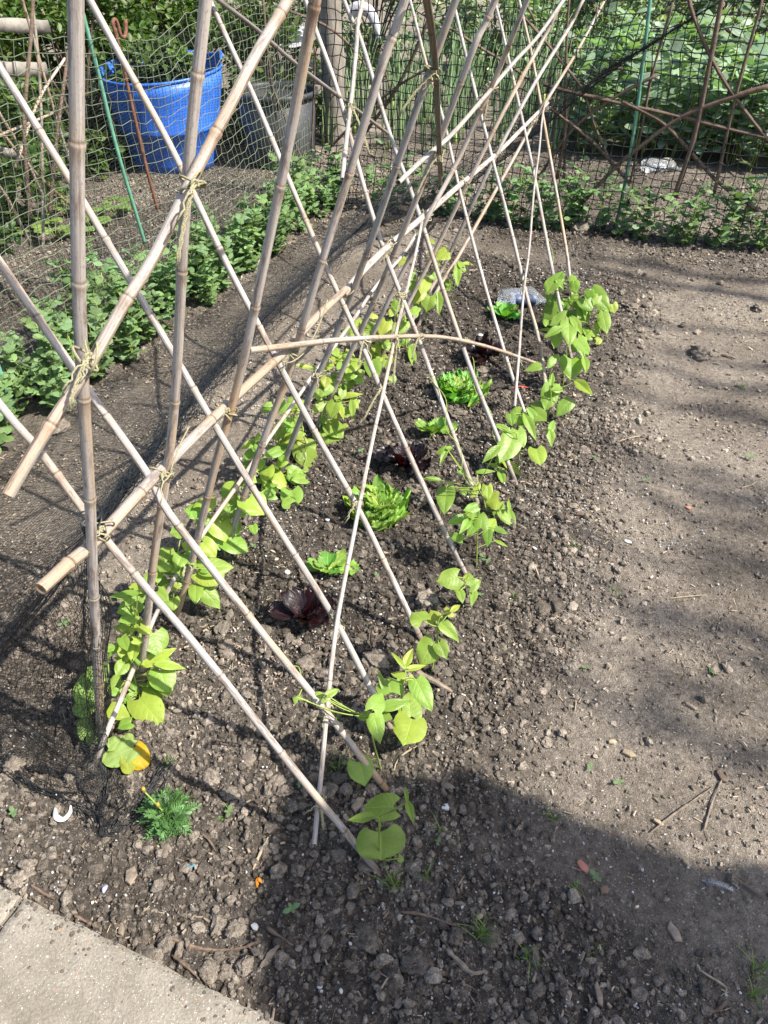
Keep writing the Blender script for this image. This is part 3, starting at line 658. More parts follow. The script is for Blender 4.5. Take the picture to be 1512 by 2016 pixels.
for a in [
 (172, 703, 'L', .03, .017, 'frayed twine bow on the nearest left cane', 3, (.7, -.7, .05)),
 (378, 362, 'L', .03, .015, 'twine tie where the brown slanting cane meets the second left cane', 2, (.5, -.9, .075)),
 (197, 1042, 'B', 0, .020, 'twine tie at the nearest crossing beside the black net knot', 2, (1., -.4, .03)),
 (315, 937, 'B', 0, .021, 'twine tie on the bar at the second crossing', 1, None),
 (445, 808, 'B', 0, .020, 'twine tie on the bar at the third crossing', 1, None),
 (568, 692, 'B', 0, .020, 'twine tie at the bar splice by the end of the arched cane', 1, None),
 (688, 572, 'B', 0, .020, 'twine tie at the fifth crossing on the bar', 2, None),
 (768, 484, 'B', 0, .020, 'twine tie at the sixth crossing on the bar', 2, (.6, -.7, .04)),
 (838, 424, 'B', 0, .021, 'twine tie at the seventh crossing, two ends hanging', 2, (.6, -.8, .06)),
 (912, 358, 'B', 0, .020, 'twine tie at the eighth crossing on the bar', 2, None),
 (982, 298, 'B', 0, .020, 'twine tie at the ninth crossing on the bar', 2, None),
 (1050, 240, 'B', 0, .024, 'messy twine tie at the far end of the bar', 3, (.8, -.2, .06)),
 (692, 215, 'R', .04, .013, 'twine tie joining the white short upright and the dark sloping cane', 2, (-.5, -.9, .09)),
 (703, 47, 'R', .03, .014, 'twine tie high on the white short upright', 1, None),
 (850, 143, 'L', .045, .015, 'twine tie with a long braided tail high on the dark hanging cane', 2, (.8, -.55, .085)),
 (860, 306, 'L', .045, .018, 'thick twine tie low on the dark hanging cane', 2, (.6, -.8, .09)),
 (968, 172, 'L', .03, .016, 'twine tie on the bleached split cane', 2, (.2, -1., .07)),
 (790, 583, 'R', .02, .016, 'twine tie with hanging braid above the arched cane', 2, (.3, -1., .10)),
 (720, 668, 'R', .03, .013, 'twine tie on the arched cane, left of three', 2, (.3, -1., .05)),
 (780, 664, 'R', .03, .012, 'twine tie on the arched cane, middle of three', 2, (.1, -1., .10)),
 (826, 664, 'R', .03, .013, 'twine tie on the arched cane, right of three', 2, (.3, -.9, .05)),
 (916, 672, 'R', .02, .011, 'thin twine tie on the arched cane over the seventh right cane', 1, None),
 (1021, 704, 'R', .02, .012, 'thin twine tie at the right end of the arched cane', 1, None),
 (752, 768, 'R', .01, .013, 'twine tie below the arch with a hanging curl', 2, (.6, -.8, .08)),
 (703, 993, 'R', .01, .013, 'twine tie above the near frilly lettuce', 2, None),
 (660, 1217, 'R', .0, .013, 'twine tie just right of the near red lettuce', 3, None),
 (641, 1392, 'R', .0, .013, 'twine tie low on the second right cane', 3, (.4, -.9, .035)),
 (632, 1582, 'R', -.02, .014, 'twine tie nearest the ground on the first right cane', 3, (.0, -1., .04)),
 (372, 1098, 'L', -.01, .014, 'twine tie low in the near bean leaves of the left row', 2, (.5, -.8, .05)),
 (498, 930, 'L', -.01, .013, 'twine tie low on the fourth left cane with a pale tail', 2, (.8, -.6, .05)),
 (622, 738, 'L', -.01, .014, 'twine tie low on the fifth left cane', 1, None),
 (735, 588, 'L', -.01, .014, 'twine tie on the sixth left cane under the bar', 1, None),
 (1174, 14, 'L', .02, .016, 'twine tie where the two furthest left canes meet', 2, None),
 (1035, 555, 'R', .02, .011, 'thin dark tie on the far thin upright', 1, None)]:
    tie(*a)
# slack twine strand between ties
for q, lab in (([(500, 668 + 20), (372, 840), (350, 885), (335, 930)], 'slack strand of twine along the bar near the second crossing'), ([(612, 630), (645, 590), (628, 640), (602, 690), (575, 712), (556, 712)], 'slack strand of twine near the bar splice')):
    mb = MB(); P = smooth_path([bar_pt(x, y, .02) for x, y in q[1:]], .01); tube(mb, P, .0016, 5)
    tag(mb.build('twine_strand', TWINE, origin=P[0]), lab, 'twine')
# ================================================================== LEAVES
SH_BEAN = ([0, .08, .22, .42, .62, .78, .90, .97, 1], [.62, .87, 1, .98, .80, .50, .22, .07, 0])
SH_BLUNT = ([0, .08, .25, .50, .75, .90, .97, 1], [.60, .84, 1, 1., .86, .58, .30, 0])
SH_OVAL = ([0, .08, .25, .5, .75, .92, 1], [.12, .45, .85, 1, .85, .45, 0])
SH_LANCE = ([0, .1, .3, .5, .75, .92, 1], [.15, .6, 1, .92, .5, .18, 0])
def leaf(mb, b, tip, nrm, wid, shape=SH_BEAN, nt_=11, nv=6, lobe=.20, fold=.18, curl=.12, rip=.03, col=(1, 1, 1), seed=None):
    b = np.asarray(b, float); tip = np.asarray(tip, float); L = np.linalg.norm(tip - b)
    if L < 1e-4: return
    ax = (tip - b) / L; nrm = unit(nrm - ax * np.dot(nrm, ax)); sd_ = np.cross(ax, nrm)
    t = np.linspace(0, 1, nt_); v = np.linspace(-1, 1, 2 * nv + 1); T, V = np.meshgrid(t, v, indexing='ij')
    w = np.interp(T, *shape) * wid * .5; ph = R.uniform(0, 6)
    y = (T - lobe * np.abs(V) ** 1.6 * (1 - T) ** 4) * L
    x = V * w
    z = fold * np.abs(x) - curl * L * (T - .1) ** 2 + rip * wid * np.sin(9 * T + 3 * V + ph) * np.abs(V) ** 1.5 - .10 * wid * (np.abs(V) ** 2.2) * np.interp(T, *shape) * (1 if fold > 0 else -1)
    x = x + .04 * wid * np.sin(3.1 * T + ph) * T
    P = b + ax * y[..., None] + sd_ * x[..., None] + nrm * z[..., None]
    k = 2 * nv + 1; I, J = np.meshgrid(np.arange(nt_ - 1), np.arange(k - 1), indexing='ij'); a = (I * k + J).ravel()
    mb.add(P.reshape(-1, 3), None, np.stack([a, a + 1, a + k + 1, a + k], 1), np.stack([V / 2 + .5, T], -1).reshape(-1, 2), col)
def pix_leaf(B, l, spread):
    """leaf seen at pixels (bx,by)->(tx,ty), width w px, of the plant standing at B"""
    bx, by, tx, ty, wp = l[:5]
    h = unit([B[0], B[1], 0]); p0 = B + h * R.uniform(-spread, spread)
    b = on_pl(bx, by, p0, h)
    if b[2] < tz(b) + .02: b = gpt(bx, by, .025)
    to = unit(EYE - b); nr = unit(UP * .75 + to * .75 + SUN * .25 + np.array([R.gauss(0, .28), R.gauss(0, .28), R.gauss(0, .12)]))
    if abs(np.dot(nr, to)) < .45: nr = unit(nr + to)
    tip = on_pl(tx, ty, b, nr)
    g = tz(tip) + .006
    if tip[2] < g: tip = on_z(tx, ty, g)
    ax = unit(tip - b); nr = unit(nr - ax * np.dot(nr, ax)); sd_ = np.cross(ax, nr); vd = unit(b - EYE)
    k = np.linalg.norm(sd_ - vd * np.dot(sd_, vd))
    return b, tip, nr, wp * mpp(b) / max(.5, k)
BEANS = [
 # base px, stem top px, label, leaves (bx,by,tx,ty,w,tone)
 ((748, 1692), (746, 1608), 'bean plant nearest the camera with one huge heart shaped leaf in the shade', [
  (748, 1638, 755, 1692, 86, .62, 'b'), (775, 1588, 715, 1587, 46, .66), (734, 1607, 684, 1614, 18, .5), (802, 1578, 815, 1621, 15, .55), (802, 1578, 797, 1546, 8, .7), (785, 1690, 796, 1694, 12, .8), (747, 1632, 749, 1612, 6, 1.)]),
 ((752, 1512), (725, 1412), 'bean plant at the second right cane, sending a tendril to the thin diagonal cane', [
  (706, 1500, 722, 1546, 46, .72), (735, 1397, 756, 1361, 33, .95), (735, 1404, 750, 1463, 31, .95), (749, 1408, 773, 1414, 19, .45), (725, 1408, 701, 1412, 16, .5), (748, 1393, 811, 1380, 22, .7), (643, 1369, 669, 1356, 14, .8), (633, 1371, 619, 1363, 12, .8), (640, 1374, 634, 1386, 9, .8), (585, 1371, 596, 1379, 8, .9), (583, 1372, 580, 1388, 8, .8)]),
 ((795, 1432), (798, 1318), 'bushy bean plant at the third right cane with a pointed yellow top', [
  (797, 1315, 770, 1282, 9, 1.2), (797, 1311, 813, 1275, 17, 1.2), (799, 1319, 841, 1309, 12, 1.2), (797, 1331, 769, 1324, 13, 1.15), (770, 1363, 766, 1332, 50, .8), (759, 1366, 745, 1315, 11, .55), (805, 1333, 819, 1356, 16, 1.05), (819, 1338, 850, 1399, 36, 1.), (809, 1410, 805, 1360, 42, .85), (811, 1416, 794, 1467, 60, 1.1), (790, 1345, 784, 1330, 12, .5)]),
 ((848, 1325), (862, 1225), 'bean plant at the fourth right cane with a pale backlit leaf against the cane', [
  (833, 1222, 812, 1202, 36, .9), (858, 1223, 848, 1200, 28, 1.1), (881, 1207, 879, 1193, 11, 1.1), (888, 1203, 908, 1189, 11, 1.15), (881, 1209, 898, 1211, 9, 1.15), (862, 1221, 907, 1263, 24, 1.), (854, 1265, 828, 1309, 45, .85), (864, 1267, 880, 1296, 26, .6), (872, 1228, 882, 1222, 14, 1.)]),
 ((920, 1195), (915, 1142), 'low bean plant at the fifth right cane with dull rounded leaves', [
  (901, 1136, 860, 1146, 38, .75), (909, 1155, 888, 1152, 24, 1.05), (925, 1139, 917, 1127, 15, .9), (925, 1155, 947, 1142, 24, .75), (932, 1157, 931, 1192, 16, .85), (905, 1163, 912, 1185, 16, .8), (913, 1142, 922, 1130, 8, 1.2)]),
 ((939, 1112), (942, 1000), 'tall bean plant between the fifth and sixth right canes', [
  (911, 1062, 883, 1050, 17, .6), (975, 1064, 1001, 1076, 6, 1.1), (961, 1042, 959, 1076, 18, 1.), (959, 1040, 979, 1019, 24, 1.1), (947, 1040, 951, 1005, 26, .85), (939, 1031, 919, 1051, 17, .9), (925, 1021, 907, 1048, 16, 1.), (913, 1019, 881, 1029, 17, .95), (923, 1019, 925, 1006, 20, 1.1), (941, 997, 913, 1005, 18, .75), (940, 1002, 930, 1030, 14, .55), (975, 1040, 1001, 1050, 10, .65)]),
 ((962, 1010), (940, 958), 'bean plant climbing the sixth right cane, tendril waving to the left', [
  (981, 983, 955, 989, 34, 1.05), (959, 957, 962, 985, 20, 1.1), (937, 965, 945, 947, 12, 1.15), (937, 967, 927, 979, 12, 1.15), (919, 967, 903, 959, 16, .5), (880, 960, 873, 1008, 33, .6), (880, 957, 898, 945, 5, .8), (866, 945, 831, 940, 9, .8), (939, 930, 976, 926, 9, .9), (912, 930, 897, 930, 7, .9), (880, 884, 858, 890, 13, .6), (880, 884, 865, 915, 10, .75), (880, 884, 893, 878, 8, .6), (981, 880, 951, 910, 17, .45), (983, 1007, 993, 983, 13, .9), (985, 1007, 1006, 1033, 15, .95), (1002, 1003, 1016, 1045, 13, .9), (1002, 1003, 1001, 981, 7, .9), (977, 1013, 975, 1003, 12, .5)]),
 ((1021, 925), (1016, 852), 'bean plant at the seventh right cane with a strongly veined broad leaf', [
  (1010, 860, 985, 911, 41, .72), (1019, 847, 1031, 881, 24, .95), (1056, 884, 1064, 915, 31, 1.15), (991, 907, 1027, 937, 15, 1.05), (983, 925, 995, 955, 14, 1.), (980, 920, 959, 911, 8, 1.05), (985, 905, 975, 915, 14, .6), (978, 838, 1013, 850, 11, .8)]),
 ((1051, 879), (1033, 815), 'bean plant at the eighth right cane with narrow folded leaves', [
  (1027, 814, 1001, 826, 30, .75), (1033, 816, 1057, 863, 18, .9), (1039, 804, 1066, 838, 13, .8), (1052, 812, 1077, 828, 26, .42), (1081, 843, 1088, 879, 16, .9), (1084, 846, 1092, 826, 13, .8), (1023, 838, 1030, 822, 12, .5), (1005, 815, 1008, 838, 18, .6)]),
 ((1079, 820), (1083, 755), 'bean plant at the ninth right cane with a big pale leaf hanging to the front', [
  (1087, 762, 1073, 807, 33, .9), (1089, 762, 1110, 769, 15, 1.), (1085, 758, 1089, 732, 11, .9), (1124, 788, 1095, 818, 25, .55), (1067, 802, 1043, 792, 20, .55), (1134, 750, 1167, 775, 19, 1.1), (1065, 720, 1033, 726, 15, .75), (1091, 705, 1079, 724, 14, .85), (1055, 810, 1075, 800, 16, .4)]),
 ((1108, 760), (1112, 640), 'bean plant at the tenth right cane with a large heart shaped low leaf', [
  (1125, 707, 1123, 746, 40, 1.), (1150, 705, 1156, 730, 15, .95), (1120, 629, 1121, 677, 30, .85), (1125, 625, 1147, 657, 16, .8), (1099, 653, 1091, 685, 23, .55), (1115, 623, 1083, 641, 26, .55), (1105, 645, 1071, 663, 15, .75), (1078, 640, 1073, 626, 12, .9), (1099, 650, 1057, 648, 7, .8), (1136, 667, 1160, 699, 23, .9), (1134, 669, 1153, 707, 13, .95), (1130, 667, 1117, 654, 10, .6), (1094, 700, 1098, 712, 12, 1.), (1132, 690, 1128, 672, 12, .5)]),
 ((1140, 650), (1135, 560), 'leafiest bean plant at the far right end, dark leaves drooping to the right', [
  (1093, 552, 1075, 578, 26, .6), (1095, 550, 1109, 532, 21, .7), (1097, 550, 1117, 553, 9, .7), (1095, 551, 1112, 569, 9, .6), (1128, 552, 1126, 538, 15, .7), (1130, 556, 1134, 578, 19, .75), (1164, 570, 1200, 611, 31, .6), (1162, 571, 1156, 588, 16, .55), (1178, 583, 1168, 601, 15, .95), (1183, 583, 1188, 615, 9, .9), (1186, 615, 1196, 657, 23, .75), (1188, 615, 1178, 598, 9, .9), (1176, 635, 1177, 657, 11, .95), (1176, 637, 1193, 647, 7, .9), (1140, 588, 1121, 601, 26, .75), (1144, 590, 1155, 629, 11, .9), (1148, 588, 1166, 611, 25, .6), (1117, 590, 1119, 612, 9, .7), (1130, 609, 1160, 629, 36, .5), (1105, 590, 1067, 633, 36, .42), (1150, 649, 1172, 659, 13, .8), (1148, 647, 1167, 676, 7, .85), (1088, 580, 1080, 600, 22, .4), (1150, 600, 1140, 625, 22, .45)]),
 # ---- left row, from the front
 ((276, 1378), (265, 1230), 'bean plant at the second left cane with a long pale leaf pointing to the ground', [
  (275, 1376, 316, 1426, 54, 1.15), (316, 1321, 332, 1365, 47, 1.), (302, 1246, 308, 1290, 50, .7), (284, 1309, 348, 1274, 25, 1.15), (308, 1307, 367, 1315, 17, 1.2), (262, 1325, 269, 1275, 19, 1.1), (247, 1289, 237, 1247, 25, 1.1), (261, 1297, 269, 1249, 22, 1.05), (259, 1239, 221, 1232, 17, 1.2), (270, 1241, 272, 1215, 28, 1.1), (266, 1210, 232, 1224, 23, .95), (271, 1188, 229, 1206, 32, .75), (271, 1168, 213, 1174, 15, .85), (259, 1301, 223, 1295, 15, 1.), (239, 1340, 211, 1360, 32, .85), (247, 1374, 257, 1386, 14, .6), (211, 1394, 256, 1412, 29, 1.05), (284, 1350, 325, 1391, 24, .75), (231, 1267, 211, 1297, 15, .5), (300, 1318, 306, 1330, 18, .9), (296, 1350, 300, 1334, 14, .8), (270, 1200, 275, 1180, 20, .5), (240, 1255, 250, 1280, 20, .7), (258, 1340, 268, 1360, 14, .7)]),
 ((345, 1228), (350, 1090), 'bean plant at the third left cane, broad leaves on both sides of the cane', [
  (320, 1098, 340, 1075, 32, 1.), (326, 1102, 349, 1090, 18, 1.1), (326, 1108, 314, 1126, 28, .8), (327, 1106, 345, 1108, 18, .8), (308, 1124, 312, 1148, 22, 1.), (348, 1128, 367, 1085, 26, .95), (355, 1152, 308, 1160, 15, 1.1), (397, 1116, 461, 1116, 34, .85), (399, 1068, 425, 1096, 32, 1.2), (389, 1128, 429, 1152, 30, 1.1), (395, 1156, 435, 1198, 32, .75), (387, 1152, 383, 1186, 26, .95), (387, 1116, 385, 1098, 20, .8), (360, 1043, 334, 1049, 26, .85), (376, 1077, 357, 1067, 17, 1.1), (340, 1178, 340, 1202, 26, .7), (330, 1140, 318, 1160, 22, .6), (365, 1110, 350, 1125, 20, .9), (300, 1130, 285, 1150, 20, .8), (280, 1158, 252, 1155, 20, 1.05)]),
 ((441, 1098), (435, 1000), 'bean plant at the fourth left cane with wide bright leaves over the soil', [
  (397, 1005, 363, 1003, 32, .9), (395, 999, 426, 975, 28, 1.2), (423, 1017, 447, 1066, 44, 1.2), (407, 1019, 387, 1037, 26, 1.1), (411, 1039, 435, 1082, 40, .85), (445, 1064, 490, 1086, 36, .72), (465, 975, 437, 1013, 26, .5), (465, 995, 449, 983, 11, .8), (461, 954, 433, 962, 17, 1.05), (482, 950, 469, 962, 14, 1.), (489, 982, 520, 1012, 48, 1.15), (472, 1030, 463, 1056, 12, .8), (455, 1040, 470, 1060, 20, 1.05), (390, 1008, 372, 1020, 20, 1.)]),
 ((552, 945), (545, 880), 'bean plant at the fifth left cane with small bright heart shaped leaves', [
  (539, 934, 519, 916, 28, 1.1), (535, 938, 521, 978, 25, 1.1), (541, 932, 565, 966, 25, 1.1), (569, 932, 599, 932, 28, 1.), (569, 936, 596, 958, 15, .6), (573, 966, 577, 1001, 40, .9), (515, 906, 504, 928, 17, 1.), (507, 867, 473, 885, 15, 1.2), (508, 868, 509, 851, 11, 1.2), (498, 890, 478, 904, 17, 1.), (553, 885, 519, 900, 19, .55), (558, 888, 552, 862, 22, 1.1), (560, 878, 569, 859, 13, 1.1), (553, 896, 557, 910, 13, 1.), (573, 839, 537, 861, 24, 1.05), (557, 825, 579, 841, 22, 1.), (563, 793, 545, 813, 24, .6), (535, 795, 518, 799, 10, .9), (545, 955, 552, 962, 14, 1.)]),
 ((606, 880), (600, 790), 'bean plant between the fifth and sixth left canes with a big dark leaf in front', [
  (597, 879, 611, 925, 43, .6), (597, 877, 589, 851, 20, 1.05), (601, 873, 618, 890, 30, .95), (573, 795, 573, 778, 13, .9), (573, 811, 591, 807, 11, 1.2), (583, 804, 601, 785, 15, 1.1), (595, 850, 580, 858, 16, 1.), (588, 830, 578, 815, 14, .9)]),
 ((628, 856), (640, 765), 'bean plant at the sixth left cane with pointed yellow shoots on its right', [
  (633, 847, 668, 865, 45, .8), (650, 837, 677, 861, 32, 1.), (648, 838, 635, 819, 14, 1.), (660, 793, 648, 822, 25, .95), (664, 791, 678, 826, 13, 1.25), (666, 789, 661, 774, 11, 1.25), (672, 783, 714, 771, 11, 1.2), (678, 807, 692, 814, 11, .95), (692, 789, 696, 827, 13, .6), (629, 765, 625, 787, 24, .6), (637, 793, 615, 811, 20, .9), (652, 754, 642, 779, 19, 1.), (629, 756, 654, 745, 11, 1.2), (645, 811, 632, 800, 16, 1.05), (640, 830, 630, 815, 12, .9)]),
 ((682, 785), (690, 705), 'bean plant at the seventh left cane, big yellow green leaf at its top', [
  (668, 758, 682, 775, 15, 1.), (696, 736, 672, 746, 17, 1.), (694, 706, 680, 734, 36, 1.15), (585, 720, 619, 724, 9, 1.1), (650, 716, 638, 730, 15, 1.1), (734, 712, 742, 748, 28, .85), (702, 740, 716, 758, 15, .95), (656, 686, 664, 702, 18, .95), (674, 698, 692, 732, 37, 1.15), (680, 706, 669, 692, 19, 1.), (706, 735, 720, 728, 12, .8), (662, 740, 650, 735, 14, .9)]),
 ((752, 712), (748, 640), 'bean plant at the eighth left cane under the arched cane', [
  (729, 710, 741, 748, 27, .7), (725, 708, 735, 690, 21, 1.), (737, 678, 749, 696, 17, 1.15), (737, 646, 715, 656, 28, .95), (761, 633, 747, 660, 24, 1.25), (775, 635, 764, 656, 22, 1.), (704, 642, 710, 623, 13, 1.2), (729, 621, 749, 625, 9, 1.2), (706, 644, 690, 623, 10, 1.2), (765, 702, 751, 728, 22, .6), (777, 609, 767, 623, 15, 1.1), (758, 672, 766, 690, 16, .9), (700, 660, 690, 650, 14, 1.1)]),
 ((802, 690), (795, 600), 'bean plant at the ninth left cane with one leaf hanging free on the right', [
  (787, 597, 771, 609, 24, 1.), (797, 633, 787, 656, 22, .9), (801, 664, 793, 678, 15, 1.), (809, 686, 815, 726, 15, .9), (806, 686, 817, 676, 9, .9), (789, 621, 793, 640, 17, 1.), (823, 605, 813, 617, 15, 1.), (815, 620, 820, 600, 16, .8), (790, 680, 778, 668, 16, .9)]),
 ((838, 632), (845, 540), 'bright bean plant near the furthest left cane', [
  (846, 583, 840, 613, 28, .85), (862, 577, 864, 619, 18, 1.), (840, 545, 829, 577, 26, 1.2), (828, 569, 815, 597, 26, 1.1), (811, 553, 811, 577, 15, .9), (809, 543, 820, 549, 15, .9), (787, 512, 801, 516, 17, 1.15), (876, 496, 860, 511, 22, 1.2), (880, 494, 866, 486, 11, 1.2), (879, 505, 889, 507, 9, 1.2), (842, 472, 857, 478, 9, 1.1), (835, 560, 846, 550, 16, 1.), (850, 540, 858, 552, 14, .9), (820, 590, 832, 604, 18, 1.1)]),
 ((885, 600), (900, 520), 'small bean plant at the far left end with one folded leaf hanging over bare soil', [
  (900, 523, 902, 563, 15, .95), (910, 525, 902, 511, 11, .95), (912, 519, 936, 518, 7, 1.1), (910, 527, 920, 538, 7, .9), (874, 553, 884, 571, 17, .6), (861, 521, 865, 518, 10, 1.1), (885, 560, 876, 548, 12, .8), (893, 545, 905, 538, 10, .9)]),
]
for (bp, tp, lab, lv) in BEANS:
    B = gpt(*bp); root = empty('bean_plant', B, lab, 'bean plant', 'climbing bean plants')
    h = unit([B[0], B[1], 0]); top = on_pl(tp[0], tp[1], B - h * .01, h)
    if top[2] < .05: top[2] = .05
    mid = (B + top) / 2 + np.array([R.gauss(0, .01), R.gauss(0, .01), 0])
    st = smooth_path([B - UP * .02, mid, top], .01); sb = MB(); tube(sb, st, np.linspace(.0026, .0016, len(st)), 6)
    fb = MB()
    ex = []
    if bp[0] < 760 and B @ NV < -.7 or len(lv) > 20:        # thicken the leafy left row with smaller leaves behind the drawn ones
        for l in lv:
            if R.random() < .85:
                a_ = R.uniform(0, 6.28); q_ = R.uniform(14, 26) * (1.2 if bp[1] > 900 else .75); cx_, cy_ = (l[0] + l[2]) / 2 + R.gauss(0, 12), (l[1] + l[3]) / 2 + R.gauss(0, 10) + 6
                ex.append((cx_, cy_, cx_ + q_ * cos(a_), cy_ + q_ * abs(sin(a_)) * R.choice((1, 1, -.5)), q_ * R.uniform(.7, 1.), R.uniform(.55, 1.2)))
    for l in lv + ex:
        b, tip, nr, wd = pix_leaf(B, l, .035); L = np.linalg.norm(tip - b)
        tone = .62 + .42 * l[5]; g = R.uniform(.93, 1.07)
        col = (tone * (1.12 if l[5] > 1. else .92) * g, tone, tone * (.9 if l[5] > 1 else 1.))
        asp = wd / max(L, 1e-4)
        leaf(fb, b, tip, nr, wd * 1.13, SH_BLUNT if len(l) > 6 else (SH_BEAN if asp > .45 else SH_LANCE), 12, 6, .24 if asp > .6 else .1, R.choice([.10, .18, .25]) if asp > .45 else .5, R.uniform(.05, .28), .03, col)
        # petiole from the stem to the blade
        i = int(np.argmin(np.linalg.norm(st - (b - UP * .015), axis=1))); a = st[max(1, min(len(st) - 1, i))]
        if np.linalg.norm(a - b) < .22:
            m_ = (a + b) / 2 - UP * .1 * np.linalg.norm(a - b) + np.array([R.gauss(0, .003), R.gauss(0, .003), .004])
            tube(sb, smooth_path([a, m_, b], .008), .0013, 5)
    sb.build('stem', STEM, root); fb.build('foliage', BEAN, root)
# tendrils winding round some canes
def wind(path_px, n0, off, turns, rad, label):
    P = smooth_path([pl_pt(x, y, n0, off) for x, y in path_px], .004); t = np.linspace(0, turns * 2 * pi, len(P)); T = unit(P[-1] - P[0]); u = unit(np.cross(T, UP)); v = np.cross(T, u)
    mb = MB(); tube(mb, P + rad * (np.cos(t)[:, None] * u + np.sin(t)[:, None] * v), .0014, 5)
    tag(mb.build('bean_tendril', STEM, origin=P[0]), label, 'bean shoot', 'bean shoots winding up the canes')
wind([(930, 970), (915, 925), (890, 860), (878, 815), (862, 760), (850, 735)], RN, -.017, 2.5, .011, 'bean shoot wound round the sixth right cane')
wind([(990, 895), (975, 850), (950, 790), (930, 730), (925, 705)], RN, -.017, 2., .011, 'bean shoot wound round the seventh right cane')
wind([(1100, 600), (1085, 510), (1078, 450)], RN, -.017, 1.5, .010, 'bean shoot wound round the tenth right cane')
wind([(585, 1370), (598, 1345), (590, 1315), (570, 1312)], RN, .0, 1., .004, 'loose curling bean tendril at the third right cane')

# ================================================================== LETTUCES
def ruffle(mb, c, ang, L, W, lift, cup, ruf, col, nt_=14, nv=8, droop=.25, seed=0, rib=None):
    """one lettuce leaf growing from c in direction ang"""
    d = np.array([cos(ang), sin(ang), 0]); sd_ = np.array([-sin(ang), cos(ang), 0])
    t = np.linspace(0, 1, nt_); v = np.linspace(-1, 1, 2 * nv + 1); T, V = np.meshgrid(t, v, indexing='ij')
    w = W * .5 * np.interp(T, [0, .1, .35, .65, .85, .95, 1], [.22, .32, .7, 1, .95, .70, .30])
    y = L * (T * cos(lift) + .0 * V); a = lift - droop * 2.2 * T
    ys = np.cumsum(np.concatenate([np.zeros((1, T.shape[1])), np.cos(a[1:]) * L / (nt_ - 1)]), 0)
    zs = np.cumsum(np.concatenate([np.zeros((1, T.shape[1])), np.sin(a[1:]) * L / (nt_ - 1)]), 0)
    e = np.abs(V) ** 2.2 + np.clip((T - .7) / .3, 0, 1) ** 2 * .8; ph = R.uniform(0, 6)
    f = ruf * L * np.clip(e, 0, 1.3) * (np.sin(13 * T + 5 * V + ph) + .6 * np.sin(23 * T - 9 * V + ph * 2) + .5 * np.sin(17 * V + ph))
    zs = zs + cup * W * np.abs(V) ** 2 * np.interp(T, [0, .3, 1], [1, 1, .4]) + f * .16
    x = V * w + f * .05; ys = ys + f * .08 - .03 * L * e * np.sin(15 * V + ph) * ruf
    P = c + d * ys[..., None] + sd_ * x[..., None] + UP * zs[..., None]
    k = 2 * nv + 1; I, J = np.meshgrid(np.arange(nt_ - 1), np.arange(k - 1), indexing='ij'); a_ = (I * k + J).ravel()
    cc = np.tile(np.asarray(col, float), (P.shape[0] * k, 1)); rb = np.clip(1.4 - 5 * np.abs(V) - 1.1 * T, 0, 1).reshape(-1, 1); cc = cc * (1 + rb * (np.array([1.1, .7, 1.4]) if rib is None else np.array(rib)))
    mb.add(P.reshape(-1, 3), None, np.stack([a_, a_ + 1, a_ + k + 1, a_ + k], 1), np.stack([V / 2 + .5, T], -1).reshape(-1, 2), cc)
def lettuce(px, py, wpx, kind, label, h=1.):
    c = gpt(px, py); r = wpx * .5 * mpp(c); mb = MB(); c0 = c + UP * .004
    lx = np.array([R.gauss(0, .12), R.gauss(0, .12), 0]) * r
    if kind == 'frilly':
        k = 34
        for i in range(k):
            q = i / k; L = r * (1.10 - .62 * q) * R.uniform(.75, 1.1); ruffle(mb, c0 + lx * q + UP * (.008 + .026 * q), i * 2.4 + R.gauss(0, .4), L, L * R.uniform(1.15, 1.6), .35 + .75 * q + R.gauss(0, .14), .04, R.uniform(.9, 1.5), (R.uniform(.72, 1.2), R.uniform(.8, 1.15), R.uniform(.8, 1.2)), 18, 11, R.uniform(.28, .50))
    elif kind == 'romaine':
        k = 10
        for i in range(k):
            q = i / k; L = r * (1.15 - .4 * q) * h * R.uniform(.75, 1.1); ruffle(mb, c0 + lx * q + UP * .004, i * 2.4 + R.gauss(0, .5), L, L * R.uniform(.58, .80), .40 + .85 * q + R.gauss(0, .2), .18, R.uniform(.2, .5), (R.uniform(.55, .95), R.uniform(.70, .98), .9), 12, 7, R.uniform(.0, .22))
    else:
        k = 9
        for i in range(k):
            q = i / k; L = r * (1.25 - .3 * q) * h * R.uniform(.75, 1.1); cr_ = R.uniform(.5, 1.2) if q < .6 else R.uniform(1., 2.2); ruffle(mb, c0 + lx * q + UP * .004, i * 2.4 + R.gauss(0, .5), L, L * R.uniform(.62, .85), .55 + .6 * q + R.gauss(0, .22), .24, R.uniform(.3, .6), (cr_, R.uniform(.7, 1.1), R.uniform(.7, 1.1)), 13, 8, R.uniform(.05, .30), 0, (1.6, .5, .3))
    o = empty('red_lettuce' if kind == 'red' else 'green_lettuce', c, label, 'lettuce', 'young lettuces between the bean rows')
    mb.build('leaves', REDL if kind == 'red' else LETT, o)
    st = MB(); tube(st, [c - UP * .02, c + UP * .02], [.009, .006], 8, (1.6, 1.5, 1.6) if kind != 'red' else (.8, .25, .4)); st.build('stalk', STEM, o)
lettuce(744, 1010, 114, 'frilly', 'frilly bright green lettuce nearest the camera')
lettuce(906, 780, 98, 'frilly', 'frilly bright green lettuce further back under the right canes')
lettuce(850, 856, 80, 'romaine', 'smooth upright green lettuce beside the middle red lettuce')
lettuce(650, 1128, 92, 'romaine', 'small open green lettuce nearest the camera with a yellowing lower leaf')
lettuce(997, 630, 78, 'romaine', 'small green lettuce in front of the clear plastic')
lettuce(594, 1228, 104, 'red', 'dark red lettuce nearest the camera', 1.1)
lettuce(792, 925, 92, 'red', 'dark red lettuce in the middle of the bed', 1.15)
lettuce(952, 705, 80, 'red', 'dark red lettuce furthest away, behind the arched cane', 1.)

